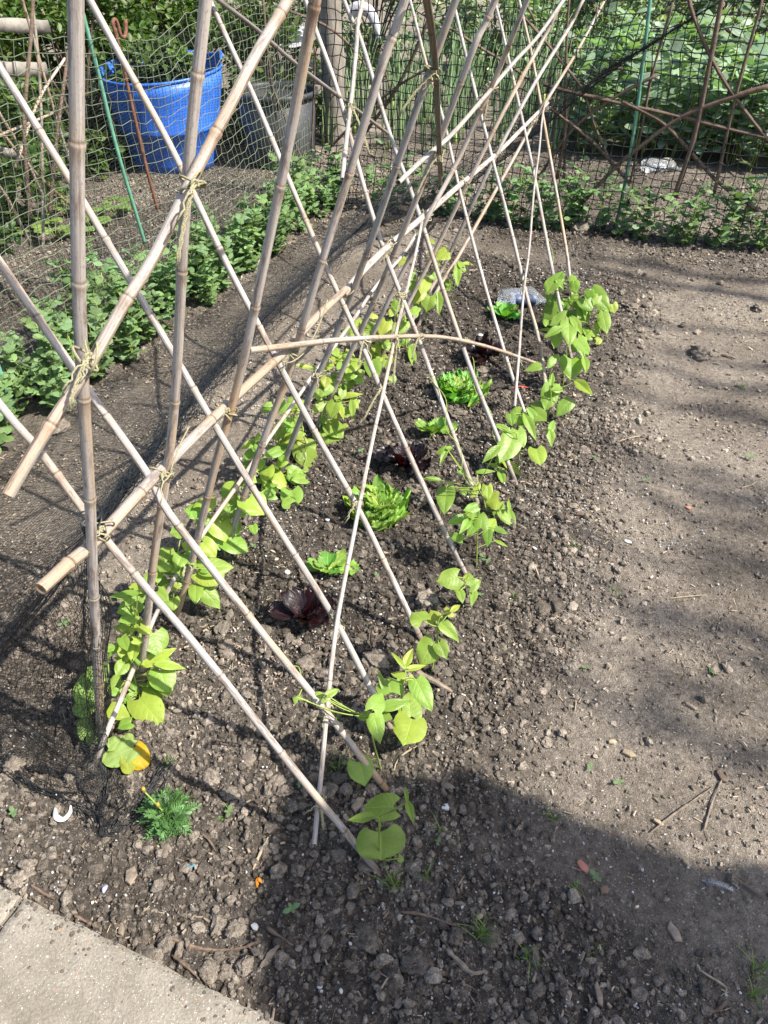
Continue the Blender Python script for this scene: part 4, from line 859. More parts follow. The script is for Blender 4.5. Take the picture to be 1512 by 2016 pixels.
# ================================================================== MARIGOLD, SQUASH
B = gpt(335, 1618); root = empty('marigold_plant', B, 'small bushy marigold with feathery dark leaves and two buds at the front', 'flower')
fb, sb = MB(), MB(); rr = 66 * mpp(B)
for i in range(110):
    q = R.random() ** .8; a = R.uniform(0, 6.28); el = .15 + 1.2 * q + R.uniform(-.1, .1); d = np.array([cos(a) * cos(el), sin(a) * cos(el), sin(el)])
    b0 = B + UP * R.uniform(.005, .03) + d * rr * R.uniform(.15, .45); L = rr * R.uniform(.38, .6); dd = unit(d + np.array([R.gauss(0, .55), R.gauss(0, .55), R.gauss(-.15, .35)])); tp_ = b0 + dd * L
    tube(sb, [B + UP * .005, b0, tp_], [.0013, .0008, .0003], 4, (.3, .55, .3)); nrm = unit(UP + .4 * np.array([R.gauss(0, 1), R.gauss(0, 1), 0])); sd_ = unit(np.cross(dd, nrm)); tone = R.uniform(.7, 1.7)
    for k in range(7):
        t = .15 + .85 * k / 6; p = b0 + dd * L * t - UP * .012 * t * t
        for sg in ((-1, 1) if k < 6 else (0,)):
            e = unit(sd_ * sg * .9 + dd * .75); ll = L * R.uniform(.34, .46) * (1 - .35 * t)
            leaf(fb, p, p + e * ll + UP * R.gauss(0, .002), nrm, ll * .34, SH_LANCE, 5, 1, 0, .1, .15, 0, (tone * .9, tone, tone * .9))
for (bx, by) in ((284, 1558), (312, 1588)):
    h = unit([B[0], B[1], 0]); p = on_pl(bx, by, B, h); tube(sb, [B + UP * .01, (B + p) / 2 + UP * .01, p], .0015, 5)
    q = np.array([[0, 0, -.004], [0, 0, 0], [0, 0, .008], [0, 0, .013], [0, 0, .016]]) + p
    bd = MB(); tube(bd, q, [.0016, .0034, .0042, .0034, .0016], 9, np.array([[.25, .4, .1], [.28, .4, .08], [.45, .42, .1], [.8, .55, .08], [.6, .22, .05]]) * 1.); bd.build('bud', WHITE, root)
fb.build('foliage', MARI, root); sb.build('stem', STEM, root)
# squash plants by the netted cane
for bp, lab, lv in [
  ((196, 1432), 'pale squash seedling behind the netted cane foot, yellowing at its edge', [(193, 1352, 141, 1366, 56, 1.05, 'b'), (188, 1378, 143, 1404, 34, .9, 'b'), (195, 1335, 172, 1312, 26, .55), (171, 1448, 164, 1408, 28, .5), (183, 1462, 178, 1442, 20, .55), (206, 1338, 207, 1300, 15, .55)]),
  ((222, 1492), 'squash seedling with one bright yellow leaf under the black net', [(262, 1474, 200, 1498, 38, .75), (264, 1472, 284, 1514, 40, (1.9, .92, .10)), (213, 1469, 240, 1453, 24, .8), (243, 1466, 263, 1446, 22, .8), (250, 1492, 254, 1524, 26, (1.0, .8, .35)), (236, 1486, 222, 1510, 22, .7)])]:
    B = gpt(*bp); root = empty('squash_seedling', B, lab, 'squash plant'); fb, sb = MB(), MB()
    for l in lv:
        b, tip, nr, wd = pix_leaf(B, l, .03); c_ = l[5]; col = c_ if isinstance(c_, tuple) else (.55 + .45 * c_,) * 3
        leaf(fb, b, tip, nr, wd * 1.1, SH_BLUNT, 13, 8, .22, .12, .10, .09, col); tube(sb, smooth_path([B, (B + b) / 2 + UP * .012, b], .01), .0022, 5)
    fb.build('foliage', PUMP, root); sb.build('stem', STEM, root)
# ================================================================== PEAS
def pea_variant(seed, h, dens=1.):
    r = random.Random(seed); fb, sb = MB(), MB()
    for st_ in range(3):
        a = r.uniform(0, 6.28); lean = r.uniform(.05, .35); hh = h * r.uniform(.7, 1.)
        P = [np.array([.015 * cos(a), .015 * sin(a), -.02])]; m = int(hh / .026)
        for k in range(m): P.append(P[-1] + np.array([cos(a) * lean * .026 + r.gauss(0, .004), sin(a) * lean * .026 + r.gauss(0, .004), .026]))
        tube(sb, P, .0016, 4)
        for k in range(1, len(P)):
            if r.random() > dens: continue
            p = P[k]; b = a + k * 2.6 + r.gauss(0, .4); sz = .021 + .014 * r.random() + .010 * (1 - k / len(P)); tone = r.uniform(.75, 1.35); col = (tone * .95, tone, tone * r.uniform(.8, 1.1))
            for sg in (-.55, .55):
                d = unit([cos(b + sg), sin(b + sg), .5]); leaf(fb, p, p + d * sz * 1.2, unit(UP * .8 + np.array([-cos(b), -sin(b), .2]) * .6), sz * .85, SH_OVAL, 5, 2, .15, .2, .1, .03, col)
            d = unit([cos(b), sin(b), .45]); q = p + d * .045; tube(sb, [p, q, q + unit(d + UP * .5) * .03 + np.array([r.gauss(0, .01), r.gauss(0, .01), 0])], [.001, .0008, .0004], 3)
            for f, sg in ((.6, -1), (.6, 1), (1., -1), (1., 1)):
                if r.random() < .15: continue
                p2 = p + (q - p) * f; e = unit(d * .5 + sg * np.array([-sin(b), cos(b), .1]) + np.array([0, 0, r.gauss(.05, .25)])); L = sz * r.uniform(.9, 1.25)
                leaf(fb, p2, p2 + e * L, unit(UP + np.array([r.gauss(0, .4), r.gauss(0, .4), 0])), L * .66, SH_OVAL, 5, 2, 0, .2, .1, .03, col)
    return fb, sb
def plant_proto(name, vs, mats, parts, label, cat, group):
    fb, sb = vs; o = empty(name, (0, 0, -50), label, cat, group)
    a = fb.build(parts[0], mats[0]); b = sb.build(parts[1], mats[1])
    for k in (a, b): k.parent = o; k.location = (0, 0, 0)
    return o
def place(protos, i, p, rz, sc, label=None):
    """first use moves the prototype itself, later ones copy it"""
    o = protos[i % len(protos)]
    if not o.get('_used'):
        o['_used'] = 1; o.location = tuple(p); o.rotation_euler = (0, 0, rz); o.scale = (sc,) * 3
    else:
        o = dup(o, p, rz, sc)
    if label: o['label'] = label
    return o
GP_L = 'peas climbing the left netting'
peasL = [plant_proto('pea_plant', pea_variant(40 + i, .28 + .045 * (i % 4), .8), (PEA, STEM), ('foliage', 'stem'), 'leafy green pea plant at the foot of the left netting', 'pea plant', GP_L) for i in range(8)]
k = 0
for s in np.arange(.95, 4.35, .072):
    for rep in range(2 if R.random() < .45 else 1):
        n = -2.10 + R.uniform(-.13, .12) - .08 * rep; p = ns(n, s + R.uniform(-.03, .03)); p[2] = tz(p)
        place(peasL, k, p, R.uniform(0, 6.28), R.uniform(.78, 1.15)); k += 1
GP_B = 'peas climbing the back netting'
peasB = [plant_proto('pea_plant', pea_variant(60 + i, .30 + .04 * (i % 3), .62), (PEA, STEM), ('foliage', 'stem'), 'sparse green pea plant at the foot of the back netting', 'pea plant', GP_B) for i in range(6)]
FB0, FB1 = ns(-2.13, 4.36), ns(2.2, 4.56); FBD = unit(FB1 - FB0); FBN = np.array([-FBD[1], FBD[0], 0])
k = 0
for d in np.arange(.45, 4.1, .085):
    p = FB0 + FBD * (d + R.uniform(-.04, .04)) + FBN * R.uniform(-.07, .02); p[2] = tz(p); place(peasB, k, p, R.uniform(0, 6.28), R.uniform(.7, 1.25)); k += 1

# ================================================================== NETTING FENCES
def net_sheet(fn, cu, cv, r, mb, jit=.25, skip=0., seed=1):
    """fn(U,V)->points ; square mesh with cu x cv cells"""
    r_ = np.random.default_rng(seed); U, V = np.meshgrid(np.linspace(0, 1, cu + 1), np.linspace(0, 1, cv + 1), indexing='ij')
    U = U + r_.normal(size=U.shape) * jit / cu * .35; V = V + r_.normal(size=V.shape) * jit / cv * .35
    P = fn(U, V)
    a, b = P[:-1].reshape(-1, 3), P[1:].reshape(-1, 3); c, d = P[:, :-1].reshape(-1, 3), P[:, 1:].reshape(-1, 3)
    A = np.concatenate([a, c]); B = np.concatenate([b, d])
    if skip: m = r_.uniform(size=len(A)) > skip; A, B = A[m], B[m]
    strands(mb, A, B, r); return P
def fence_left(U, V):
    s = .30 + U * 4.1; z = .01 + V * (1.13 + .05 * np.sin(U * 17) - .06 * np.abs(np.sin(U * 9)))
    s = s + .05 * np.sin(V * 5 + U * 9) * (1 - V) + .06 * vnoise(U * 9, V * 5, 41); n = -2.13 + .07 * vnoise(U * 7, V * 3, 42) + .05 * np.sin(V * 3.1) * np.sin(U * 11)
    return n[..., None] * NV + s[..., None] * SV + (z + .02 * vnoise(U * 14, V * 6, 43))[..., None] * UP
mb = MB(); net_sheet(fence_left, 92, 26, .0015, mb, .35, .01, 3)
lf = empty('netting_fence', ns(-2.13, 2.2), 'green square mesh pea netting along the left side', 'netting'); mb.build('mesh_panel', NET_G, lf)
def fence_fine(U, V):
    s = 1.2 + U * 3.2; z = .02 + V * (.95 + .04 * np.sin(U * 12)); n = -2.32 + .10 * vnoise(U * 5, V * 3, 51)
    return n[..., None] * NV + (s + .08 * vnoise(U * 6, V * 4, 52))[..., None] * SV + (z + .03 * vnoise(U * 8, V * 5, 53))[..., None] * UP
mb = MB(); net_sheet(fence_fine, 140, 70, .0008, mb, .3, .02, 4)
lf2 = empty('netting_fence', ns(-2.32, 2.8), 'finer black netting hung behind the green pea netting at left', 'netting'); mb.build('mesh_panel', NET_F, lf2)
def fence_back(U, V):
    d = .0 + U * 4.6; z = .01 + V * 1.25; P = FB0 + FBD * (d + .07 * vnoise(U * 9, V * 4, 61) + .10 * (V - .5) * np.sin(U * 4 + 1))[..., None]
    return P + FBN * (.05 * vnoise(U * 8, V * 3, 62))[..., None] + UP * (z + .04 * vnoise(U * 10, V * 5, 63))[..., None]
mb = MB(); net_sheet(fence_back, 96, 24, .0029, mb, .35, .01, 5)
bf = empty('netting_fence', (FB0 + FB1) / 2, 'dark square mesh pea netting across the back', 'netting'); mb.build('mesh_panel', NET_K, bf)

# ---- black fine net sheet draped from the first cane to the back fence
t0 = bar_pt(188, 1040)
EDGE = smooth_path([t0, ns(-.90, .95, .60), ns(-1.12, 1.45, .44), ns(-1.34, 2.15, .29), ns(-1.47, 3.0, .20), ns(-1.42, 3.75, .27), ns(-1.02, 4.12, .46), ns(-.70, 4.33, .68), ns(-.42, 4.42, .86), ns(-.05, 4.46, 1.12)], .02)
EL = np.concatenate([[0], np.cumsum(np.linalg.norm(np.diff(EDGE, axis=0), axis=1))]); EL /= EL[-1]
def drape(U, V):
    E = np.stack([np.interp(U, EL, EDGE[:, i]) for i in range(3)], -1); s = E @ SV
    so_ = .42 + (s - .66) * 1.02; no = -1.93 + .06 * vnoise(U * 9, V * 0, 71) + .75 * sstep(.78, 1., U)
    F = no[..., None] * NV + np.minimum(so_, 4.33)[..., None] * SV; F[..., 2] = terrain(F[..., 0], F[..., 1]) + .012
    P = E * (1 - V[..., None]) + F * V[..., None]
    g = terrain(P[..., 0], P[..., 1]); z = E[..., 2] * (1 - V) ** 2.6 + (g + .012) * (1 - (1 - V) ** 2.6)
    rise = sstep(.80, .95, U); z = z * (1 - rise) + rise * (E[..., 2] - .35 * V * E[..., 2] - .10 * np.sin(V * pi))
    P[..., 2] = np.maximum(z, g + .008) + .012 * np.abs(vnoise(U * 30, V * 9, 72)) * V
    P += (.05 * vnoise(U * 22, V * 5, 73) * V)[..., None] * SV
    return P
dn = empty('fine_net_drape', t0, 'fine black bird net slung low from the nearest left cane back to the pea netting', 'netting')
mb = MB(); net_sheet(drape, 300, 74, .00062, mb, .55, .01, 6); mb.build('net_sheet', NET_F, dn)
mb = MB(); r_ = np.random.default_rng(9)
for k in range(26):                                  # gathered hem
    ph = r_.uniform(0, 6, 3); t = EL * 60
    w_ = .6 + 2.6 * np.sin(pi * np.clip(EL * 1.05, 0, 1)); P = EDGE + (w_ * (.007 * np.sin(t + ph[0]) + .012 * np.sin(t * .37 + ph[1])))[:, None] * UP + (w_ * .012 * np.sin(t * .8 + ph[2]))[:, None] * NV + (r_.normal(size=(len(EDGE), 3)) * .0022)
    P[:, 2] = np.maximum(P[:, 2], terrain(P[:, 0], P[:, 1]) + .005); tube(mb, P if k < 7 else P[:int(len(P) * r_.uniform(.66, .80))], .0009, 3)
mb.build('hem', NET_F, dn)
# skirt of net hanging at the first cane and trailing over the soil towards the camera
G1 = [gpt(*q) for q in ((255, 1590), (215, 1650), (150, 1560), (60, 1520), (-40, 1490), (-120, 1400))]
Ltop = smooth_path([t0, gpt(196, 1400) + UP * .10, gpt(225, 1500) + UP * .03], .02)
def skirt(U, V):
    lo = smooth_path(G1, .02); li = np.linspace(0, 1, len(lo)); Lo = np.stack([np.interp(U, li, lo[:, i]) for i in range(3)], -1)
    a = np.array(t0); b_ = ns(-1.75, .75); b_[2] = tz(b_) + .01
    K = smooth_path([gpt(205, 1440) + UP * .03, gpt(196, 1300) + UP * .14, a + UP * -.03 - NV * .02, ns(-1.15, .72, .25), b_], .02); ki = np.linspace(0, 1, len(K)); Up = np.stack([np.interp(U, ki, K[:, i]) for i in range(3)], -1)
    P = Up * (1 - V[..., None]) + Lo * V[..., None]; g = terrain(P[..., 0], P[..., 1])
    z = Up[..., 2] * (1 - V) ** 2.4 + (g + .01) * (1 - (1 - V) ** 2.4); P[..., 2] = np.maximum(z, g + .006) + .010 * np.abs(vnoise(U * 14, V * 12, 75)) * V
    P += (.035 * vnoise(U * 11, V * 9, 76))[..., None] * NV + (.035 * vnoise(U * 11, V * 9, 77))[..., None] * SV
    return P
mb = MB(); net_sheet(skirt, 105, 58, .00060, mb, .6, .02, 7); mb.build('net_skirt', NET_F, dn)
mb = MB()
for k in range(16):                                  # bunched strands on the soil, and the knot round the cane
    P = np.array([gpt(*q) for q in ((330, 1510), (268, 1600), (215, 1648), (180, 1600), (120, 1568), (70, 1548), (0, 1500))]); P[:, 2] += .006 + r_.uniform(0, .012)
    P = smooth_path(P + r_.normal(size=P.shape) * np.array([.012, .012, .002]), .01); P += r_.normal(size=P.shape) * .0016; tube(mb, P, .0010, 3)
for k in range(10):
    t = np.linspace(0, 2 * pi * r_.uniform(.9, 1.6), 40) + r_.uniform(0, 6); c = t0 + UP * r_.uniform(-.012, .016) - NV * .004
    tube(mb, c + .0165 * (np.cos(t)[:, None] * NV + np.sin(t)[:, None] * SV) + (.012 * np.sin(t + r_.uniform(0, 6)))[:, None] * UP, .0016, 4)
L1P = smooth_path([t0 + NV * .02, (t0 + gpt(200, 1450)) / 2 + NV * -.005, gpt(200, 1450)], .01)
for k in range(9):                                   # net wrapped down the cane foot
    t = np.linspace(0, r_.uniform(8, 22), len(L1P)) + r_.uniform(0, 6); tube(mb, L1P - NV * .018 + .0125 * (np.cos(t)[:, None] * NV + np.sin(t)[:, None] * SV), .0006, 3)
mb.build('net_bundle', NET_F, dn)

# ================================================================== STAKES AND STICKS
def stick(P, r0, r1, mat, name, label, cat, group=None, knob=.0, sides=8, step=.03, flat=False):
    Q = smooth_path(P, step); k = len(Q); r = np.linspace(r0, r1, k) * (1 + knob * NR.normal(size=k))
    if knob: Q = Q + NR.normal(size=Q.shape) * knob * r0 * .25
    if flat: r = r * np.clip(np.minimum(np.arange(k), np.arange(k)[::-1]) / 2.5 + .45, 0, 1)
    mb = MB(); tube(mb, Q, r, sides); return tag(mb.build(name, mat, origin=Q[0], smooth=not flat), label, cat, group)
def fp(px, py, off=0.): return on_pl(px, py, FB0 - FBN * off, FBN)             # on the back netting
def lp(px, py, off=0.): return on_pl(px, py, ns(-2.13 + off, 0), NV)            # on the left netting
def stake(P, r, mat, name, label, cat, rib=False):
    Q = smooth_path(P, .012); k = len(Q); rr = np.full(k, r)
    if rib: rr = rr * (1 + .10 * (np.arange(k) % 2))
    mb = MB(); tube(mb, Q, rr, 9); return tag(mb.build(name, mat, origin=Q[0]), label, cat)
stake([lp(285, 478), lp(232, 300), lp(195, 150), lp(160, 15)], .0072, GREENP, 'garden_stake', 'green ribbed stake leaning in the left netting', 'stake', True)
stake([lp(38, 832), lp(18, 780), lp(-5, 720), lp(-60, 560), lp(-100, 400)], .0095, GREENP, 'garden_stake', 'green stake foot among the peas at the left picture edge', 'stake', True)
stake([fp(1213, 446), fp(1240, 310), fp(1262, 160), fp(1280, 0), fp(1290, -80)], .009, GREENP, 'garden_stake', 'green stake upright in the back netting', 'stake', True)
hk = [lp(310, 412), lp(288, 330), lp(258, 200), lp(236, 100), lp(226, 62), lp(222, 44), lp(226, 38), lp(231, 46), lp(238, 70), lp(245, 73), lp(248, 60), lp(247, 38)]
stake(hk, .007, RUST, 'hooked_rod', 'rusty steel rod with a hooked top in the left netting', 'rod')
for P, lab in (([(60, 430), (48, 250), (62, 60), (66, -20)], 'dark brown stick upright at the far left behind the netting'), ([(98, 420), (112, 270), (135, 100)], 'reddish stick leaning right at the far left behind the netting')):
    stick([lp(x, y, -.35) for x, y in P], .009, .007, TWIG, 'garden_stick', lab, 'stick', 'sticks behind the left netting', .05)
for P, lab in (([(85, 500), (84, 350), (78, 150), (62, -10)], 'pale grey cane upright behind the left netting'), ([(165, 400), (110, 230), (70, 90), (38, -20)], 'yellow brown cane leaning left behind the netting'), ([(-5, 268), (60, 242), (110, 220)], 'pale cane lying level behind the left netting'), ([(30, 330), (75, 200), (128, 115)], 'thin pale cane slanting right behind the left netting'), ([(100, 420), (50, 310), (-6, 215)], 'brown cane slanting down to the right behind the left netting'), ([(145, 410), (70, 340), (-6, 250)], 'lower brown cane slanting down to the right behind the netting'), ([(60, 480), (20, 400), (-6, 360)], 'short tan cane near the left edge behind the netting')):
    cane([lp(x, y, -.42) for x, y in P], .0065, .006, lab, BAMBOO_W, hollow=False, group='canes behind the left netting', sides=8)
for P, r, lab in [
 ([(1328, 388), (1371, 253), (1421, 0), (1432, -60)], .014, 'thick dark stake upright in the back netting at right'),
 ([(1405, 385), (1451, 180), (1501, 0)], .010, 'dark stake near the right picture edge in the back netting'),
 ([(1111, 362), (1115, 100), (1121, -10)], .008, 'rust brown stake in the back netting left of the green one'),
 ([(1096, 352), (1112, 270), (1116, 195)], .010, 'short leaning stick beside the rust brown stake'),
 ([(1356, -5), (1365, 30), (1398, 110), (1448, 193), (1518, 283)], .010, 'curved branch falling to the right picture edge'),
 ([(1518, 168), (1440, 192), (1341, 230), (1255, 293), (1208, 333), (1145, 402)], .013, 'long thick branch rising to the right across the back netting'),
 ([(1070, 165), (1108, 177), (1221, 203), (1341, 230), (1420, 250), (1505, 270)], .011, 'long branch lying nearly level across the back netting'),
 ([(1225, 200), (1268, 220), (1318, 253), (1408, 353), (1492, 415)], .011, 'branch falling from the level one to the lower right'),
 ([(1294, 147), (1208, 193), (1125, 257), (1058, 352)], .009, 'branch rising to the right with a blunt tip'),
 ([(1226, 134), (1201, 137), (1172, 155), (1148, 180)], .009, 'short curved branch tip holding up the fine net'),
 ([(1085, 213), (1168, 280), (1241, 362)], .010, 'branch falling right behind the furthest canes'),
 ([(1151, 187), (1180, 270), (1210, 336)], .008, 'thin branch joining the crossing of two branches'),
 ([(1325, 5), (1285, 143), (1262, 260), (1240, 360)], .007, 'pale thin stick leaning behind the green stake'),
 ([(1020, 20), (1085, 95), (1145, 172)], .008, 'dark branch behind the tops of the furthest canes'),
 ([(1028, -5), (1052, 38)], .007, 'short dark twig at the top behind the furthest canes'),
 ([(870, 45), (940, 90), (1008, 132), (1060, 170)], .008, 'brown branch behind the ridge of the frame'),
 ([(514, 117), (560, 230), (607, 342)], .007, 'rust red twig leaning right in front of the black bin'),
 ([(517, -5), (530, 130), (553, 302)], .008, 'rust red stick upright in front of the black bin'),
 ([(620, 92), (618, 180), (613, 300)], .007, 'thin tan stick by the wooden post'),
 ([(565, 20), (640, 50), (690, 90), (720, 130)], .008, 'brown branch arching over the wooden post'),
 ([(640, 300), (720, 220), (790, 165), (850, 130)], .008, 'branch rising right beyond the wooden post'),
 ([(720, 260), (780, 175), (835, 60), (850, -10)], .010, 'dark crooked branch behind the hanging cane'),
 ([(770, 250), (768, 180), (745, 95)], .006, 'rust brown twig behind the pale canes'),
 ([(450, 60), (470, 20), (500, -10)], .006, 'curved rusty twig above the black bin')]:
    off = 0. if P[0][0] > 900 else -.05
    P3 = [fp(x, y, off) for x, y in P]
    stick(P3, r, r * .8, TWIG, 'dead_branch', lab, 'branch', 'old branches woven into the back netting', .06, 8, .05)
# ================================================================== BEHIND THE NETS
def lathe(mb, prof, c, sides=48, col=(1, 1, 1), wav=None, tilt=(0, 0)):
    prof = np.asarray(prof, float); th = np.linspace(0, 2 * pi, sides + 1); m = len(prof)
    Rr = np.repeat(prof[:, :1], sides + 1, 1); Z = np.repeat(prof[:, 1:2], sides + 1, 1)
    if wav is not None: Rr, Z = wav(Rr, Z, th[None, :])
    P = np.stack([Rr * np.cos(th), Rr * np.sin(th), Z], -1)
    P[..., 2] += P[..., 0] * tilt[0] + P[..., 1] * tilt[1]
    I, J = np.meshgrid(np.arange(m - 1), np.arange(sides), indexing='ij'); a = (I * (sides + 1) + J).ravel(); k = sides + 1
    mb.add(P.reshape(-1, 3) + np.asarray(c), None, np.stack([a, a + 1, a + k + 1, a + k], 1), None, col)
# blue flexible tub
B = gpt(349, 338); B = B + unit([B[0], B[1], 0]) * .20; root = empty('blue_tub', B, 'tall blue plastic tub standing beyond the left netting', 'tub')
mb = MB()
def wv(Rr, Z, th): return Rr * (1 + .02 * np.sin(3 * th + 1) * (Z / .6)), Z + .035 * np.clip(Z / .6, 0, 1) ** 3 * np.sin(th * 1. + .3) + .05 * np.clip(Z / .6, 0, 1) ** 6 * np.exp(-((th - .25) / .35) ** 2)
lathe(mb, [(0, .015), (.275, .015), (.28, .0), (.29, .004), (.300, .06), (.338, .25), (.345, .255), (.350, .27), (.345, .285), (.392, .50), (.406, .59), (.396, .588), (.335, .25), (.292, .04), (0, .035)], B, 64, wav=wv); bd_ = mb.build('body', BLUEP, root)
mb = MB(); lathe(mb, [(.3955, .586), (.4075, .588), (.414, .600), (.412, .609), (.402, .610), (.3945, .600), (.3955, .586)], B, 64, wav=wv); mb.build('rim', BLUEP, bd_)
TUB_C = B.copy()
# black bin
B = gpt(556, 332); B = B + unit([B[0], B[1], 0]) * .20; root = empty('black_bin', B, 'round black plastic bin beside the blue tub', 'bin'); mb = MB()
lathe(mb, [(0, .01), (.225, .01), (.235, 0), (.24, .02), (.268, .42), (.262, .421), (.232, .03), (0, .03)], B, 56); bd_ = mb.build('body', BLACKP, root)
mb = MB(); lathe(mb, [(.260, .418), (.286, .422), (.289, .455), (.276, .461), (.261, .445), (.260, .418)], B, 56); mb.build('rim', BLACKP, bd_)
mb = MB(); lathe(mb, [(.2, .33), (.259, .335), (.259, .325)], B, 40, (1.6, 1.4, 1.2)); mb.add(np.array([[.25 * cos(a), .25 * sin(a), .30 + .012 * sin(5 * a)] for a in np.linspace(0, 6.28, 24, endpoint=False)] + [[0, 0, .32]]) + B, [(i, (i + 1) % 24, 24) for i in range(24)], None, None, (1.5, 1.3, 1.1)); mb.build('contents', TWIG, root)
# wooden post
B = gpt(662, 285); P = smooth_path([B - UP * .1, B + UP * .5 + NV * .0, B + UP * 1.1 - NV * .02, B + UP * 2.1 - NV * .05], .03); mb = MB(); th = np.linspace(0, 9, len(P))
tube(mb, P, .088 - .008 * np.linspace(0, 1, len(P)) + .003 * np.sin(th * 3), 20); tag(mb.build('wooden_post', BARK, origin=B), 'thick grey wooden post beyond the corner of the netting', 'post')
def plank(a, b, h, th, name, mat, label, cat):
    a = np.asarray(a, float); b = np.asarray(b, float); d = unit(b - a); n_ = unit(np.cross(d, UP)); L = np.linalg.norm(b - a); m = max(4, int(L / .04)); mb = MB()
    sec = [(-th / 2, 0), (th / 2, 0), (th / 2, h * .96), (th * .4, h), (-th * .4, h), (-th / 2, h * .96)]
    V = []
    for i in range(m + 1):
        p = a + d * L * i / m
        for (x, z) in sec: V.append(p + n_ * (x + R.gauss(0, .0015)) + UP * (z + R.gauss(0, .002)))
    k = 6; q = [(i * k + j, i * k + (j + 1) % k, (i + 1) * k + (j + 1) % k, (i + 1) * k + j) for i in range(m) for j in range(k)]
    q += [(0, 5, 2, 1), (5, 4, 3, 2), (m * k, m * k + 1, m * k + 2, m * k + 5), (m * k + 5, m * k + 2, m * k + 3, m * k + 4)]
    mb.add(V, None, q, None); return tag(mb.build(name, mat, origin=a), label, cat)
plank(gpt(690, 232), gpt(842, 178), .20, .05, 'edging_board', TIMB, 'pale weathered edging board of a raised bed beyond the corner', 'board')
def lift(px, py, s): return on_pl(px, py, ns(0, s), SV)
for (a, b, h, lab) in (((-30, 62), (96, 66), .09, 'dark weathered plank near the top left corner'), ((-30, 150), (92, 152), .10, 'pale grey plank below the other one at the top left'), ((-30, 300), (30, 312), .07, 'short pale plank at the left picture edge')):
    plank(on_pl(*a, ns(-2.75, 0), NV), on_pl(*b, ns(-2.75, 0), NV), h * .55, .03, 'old_plank', TIMB, lab, 'plank')
# white fleece and cloche hoop
def fold_sheet(C, label, name, mat, seed, thick=.004):
    m = 22; U, V = np.meshgrid(np.linspace(0, 1, m), np.linspace(0, 1, m), indexing='ij'); c = [np.asarray(q) for q in C]
    P = (c[0] * ((1 - U) * (1 - V))[..., None] + c[1] * (U * (1 - V))[..., None] + c[2] * (U * V)[..., None] + c[3] * ((1 - U) * V)[..., None])
    P[..., 2] += .04 * vnoise(U * 5 + seed, V * 5, seed) + .06 * np.sin(U * pi) * np.sin(V * pi)
    mb = MB(); I, J = np.meshgrid(np.arange(m - 1), np.arange(m - 1), indexing='ij'); a = (I * m + J).ravel(); q = np.stack([a, a + 1, a + m + 1, a + m], 1)
    mb.add(P.reshape(-1, 3), None, q); Q = P - UP * thick; mb.add(Q.reshape(-1, 3), None, q[:, ::-1])
    return tag(mb.build(name, mat, origin=c[0]), label, 'cover')
p = lambda x, y, s: lift(x, y, s)
fold_sheet([p(535, 92, 5.6), p(608, 95, 5.5), p(612, 62, 6.3), p(590, 50, 6.2)], 'white fleece sheet pulled over a low bed behind the black bin', 'fleece_cover', FLEECE, 3)
Q = smooth_path([p(690, 28, 6.0), p(706, 16, 6.), p(728, 24, 6.), p(740, 50, 6.), p(747, 78, 6.)], .02); mb = MB(); tube(mb, Q, np.interp(np.linspace(0, 1, len(Q)), [0, .35, .7, 1], [.050, .042, .032, .012]), 14); tag(mb.build('plastic_tube', FLEECE, origin=Q[0]), 'curved white plastic tube drooping among the onions', 'tube')

TUB_PLANT = True
# ---- leafy masses
def leafy(name, mats, c, rad, cnt, lsz, label, cat, group=None, trunk=True, clumps=26, seed=0, flat=.7, asp=.55, rot=None, core=.55):
    r = np.random.default_rng(seed); c = np.asarray(c, float); rad = np.asarray(rad, float)
    q = r.normal(size=(clumps, 3)); q /= np.linalg.norm(q, axis=1)[:, None]; q *= r.uniform(core, 1, (clumps, 1)); cl = q * rad; cs = r.uniform(.22, .42, clumps)[:, None] * rad.mean()
    i = r.integers(0, clumps, cnt); o = r.normal(size=(cnt, 3)); o /= np.linalg.norm(o, axis=1)[:, None]; o *= r.uniform(0, 1, (cnt, 1)) ** .45
    P = c + cl[i] + o * cs[i] * np.array([1, 1, .8]); P = P[P[:, 2] > .04]; cnt = len(P)
    nrm = o[:cnt] * .6 + np.array([0, 0, .8]) + r.normal(size=(cnt, 3)) * .45; nrm /= np.linalg.norm(nrm, axis=1)[:, None]
    a = r.normal(size=(cnt, 3)); a -= nrm * (a * nrm).sum(1)[:, None]; a /= np.linalg.norm(a, axis=1)[:, None]; b = np.cross(nrm, a); L = lsz * r.uniform(.6, 1.3, cnt)[:, None]; W = L * asp
    V = np.stack([P, P + a * L * .35 + b * W * .5 + nrm * L * .05, P + a * L * .75 + b * W * .38, P + a * L - nrm * L * .12, P + a * L * .75 - b * W * .38, P + a * L * .35 - b * W * .5 + nrm * L * .05], 1).reshape(-1, 3)
    k = np.arange(cnt)[:, None] * 6; qd = np.concatenate([k + np.array([[0, 1, 2, 3]]), k + np.array([[0, 3, 4, 5]])])
    t = (r.uniform(.6, 1.4, cnt) * r.uniform(.75, 1.25, clumps)[i[:cnt]])[:, None] * np.ones((1, 3)); t[:, 0] *= r.uniform(.85, 1.35, cnt)
    mb = MB(); mb.add(V, None, qd, np.tile([[.5, 0], [.9, .35], [.8, .7], [.5, 1], [.2, .7], [.1, .35]], (cnt, 1)), np.repeat(t, 6, 0))
    base = np.array([c[0], c[1], 0.]); root = empty(name, base, label, cat, group); mb.build('foliage', mats[0], root)
    if trunk:
        sb = MB(); tr = c - UP * rad[2] * .3
        tube(sb, [base - UP * .05, base * .5 + tr * .5, tr], [.03, .024, .018], 7)
        for j in range(0, clumps, 2): tube(sb, smooth_path([base + UP * .1, tr + cl[j] * .35, c + cl[j] * .9], .1), .009, 5)
        sb.build('branches', mats[1], root)
    return root
H = 'shrubs behind the bins'
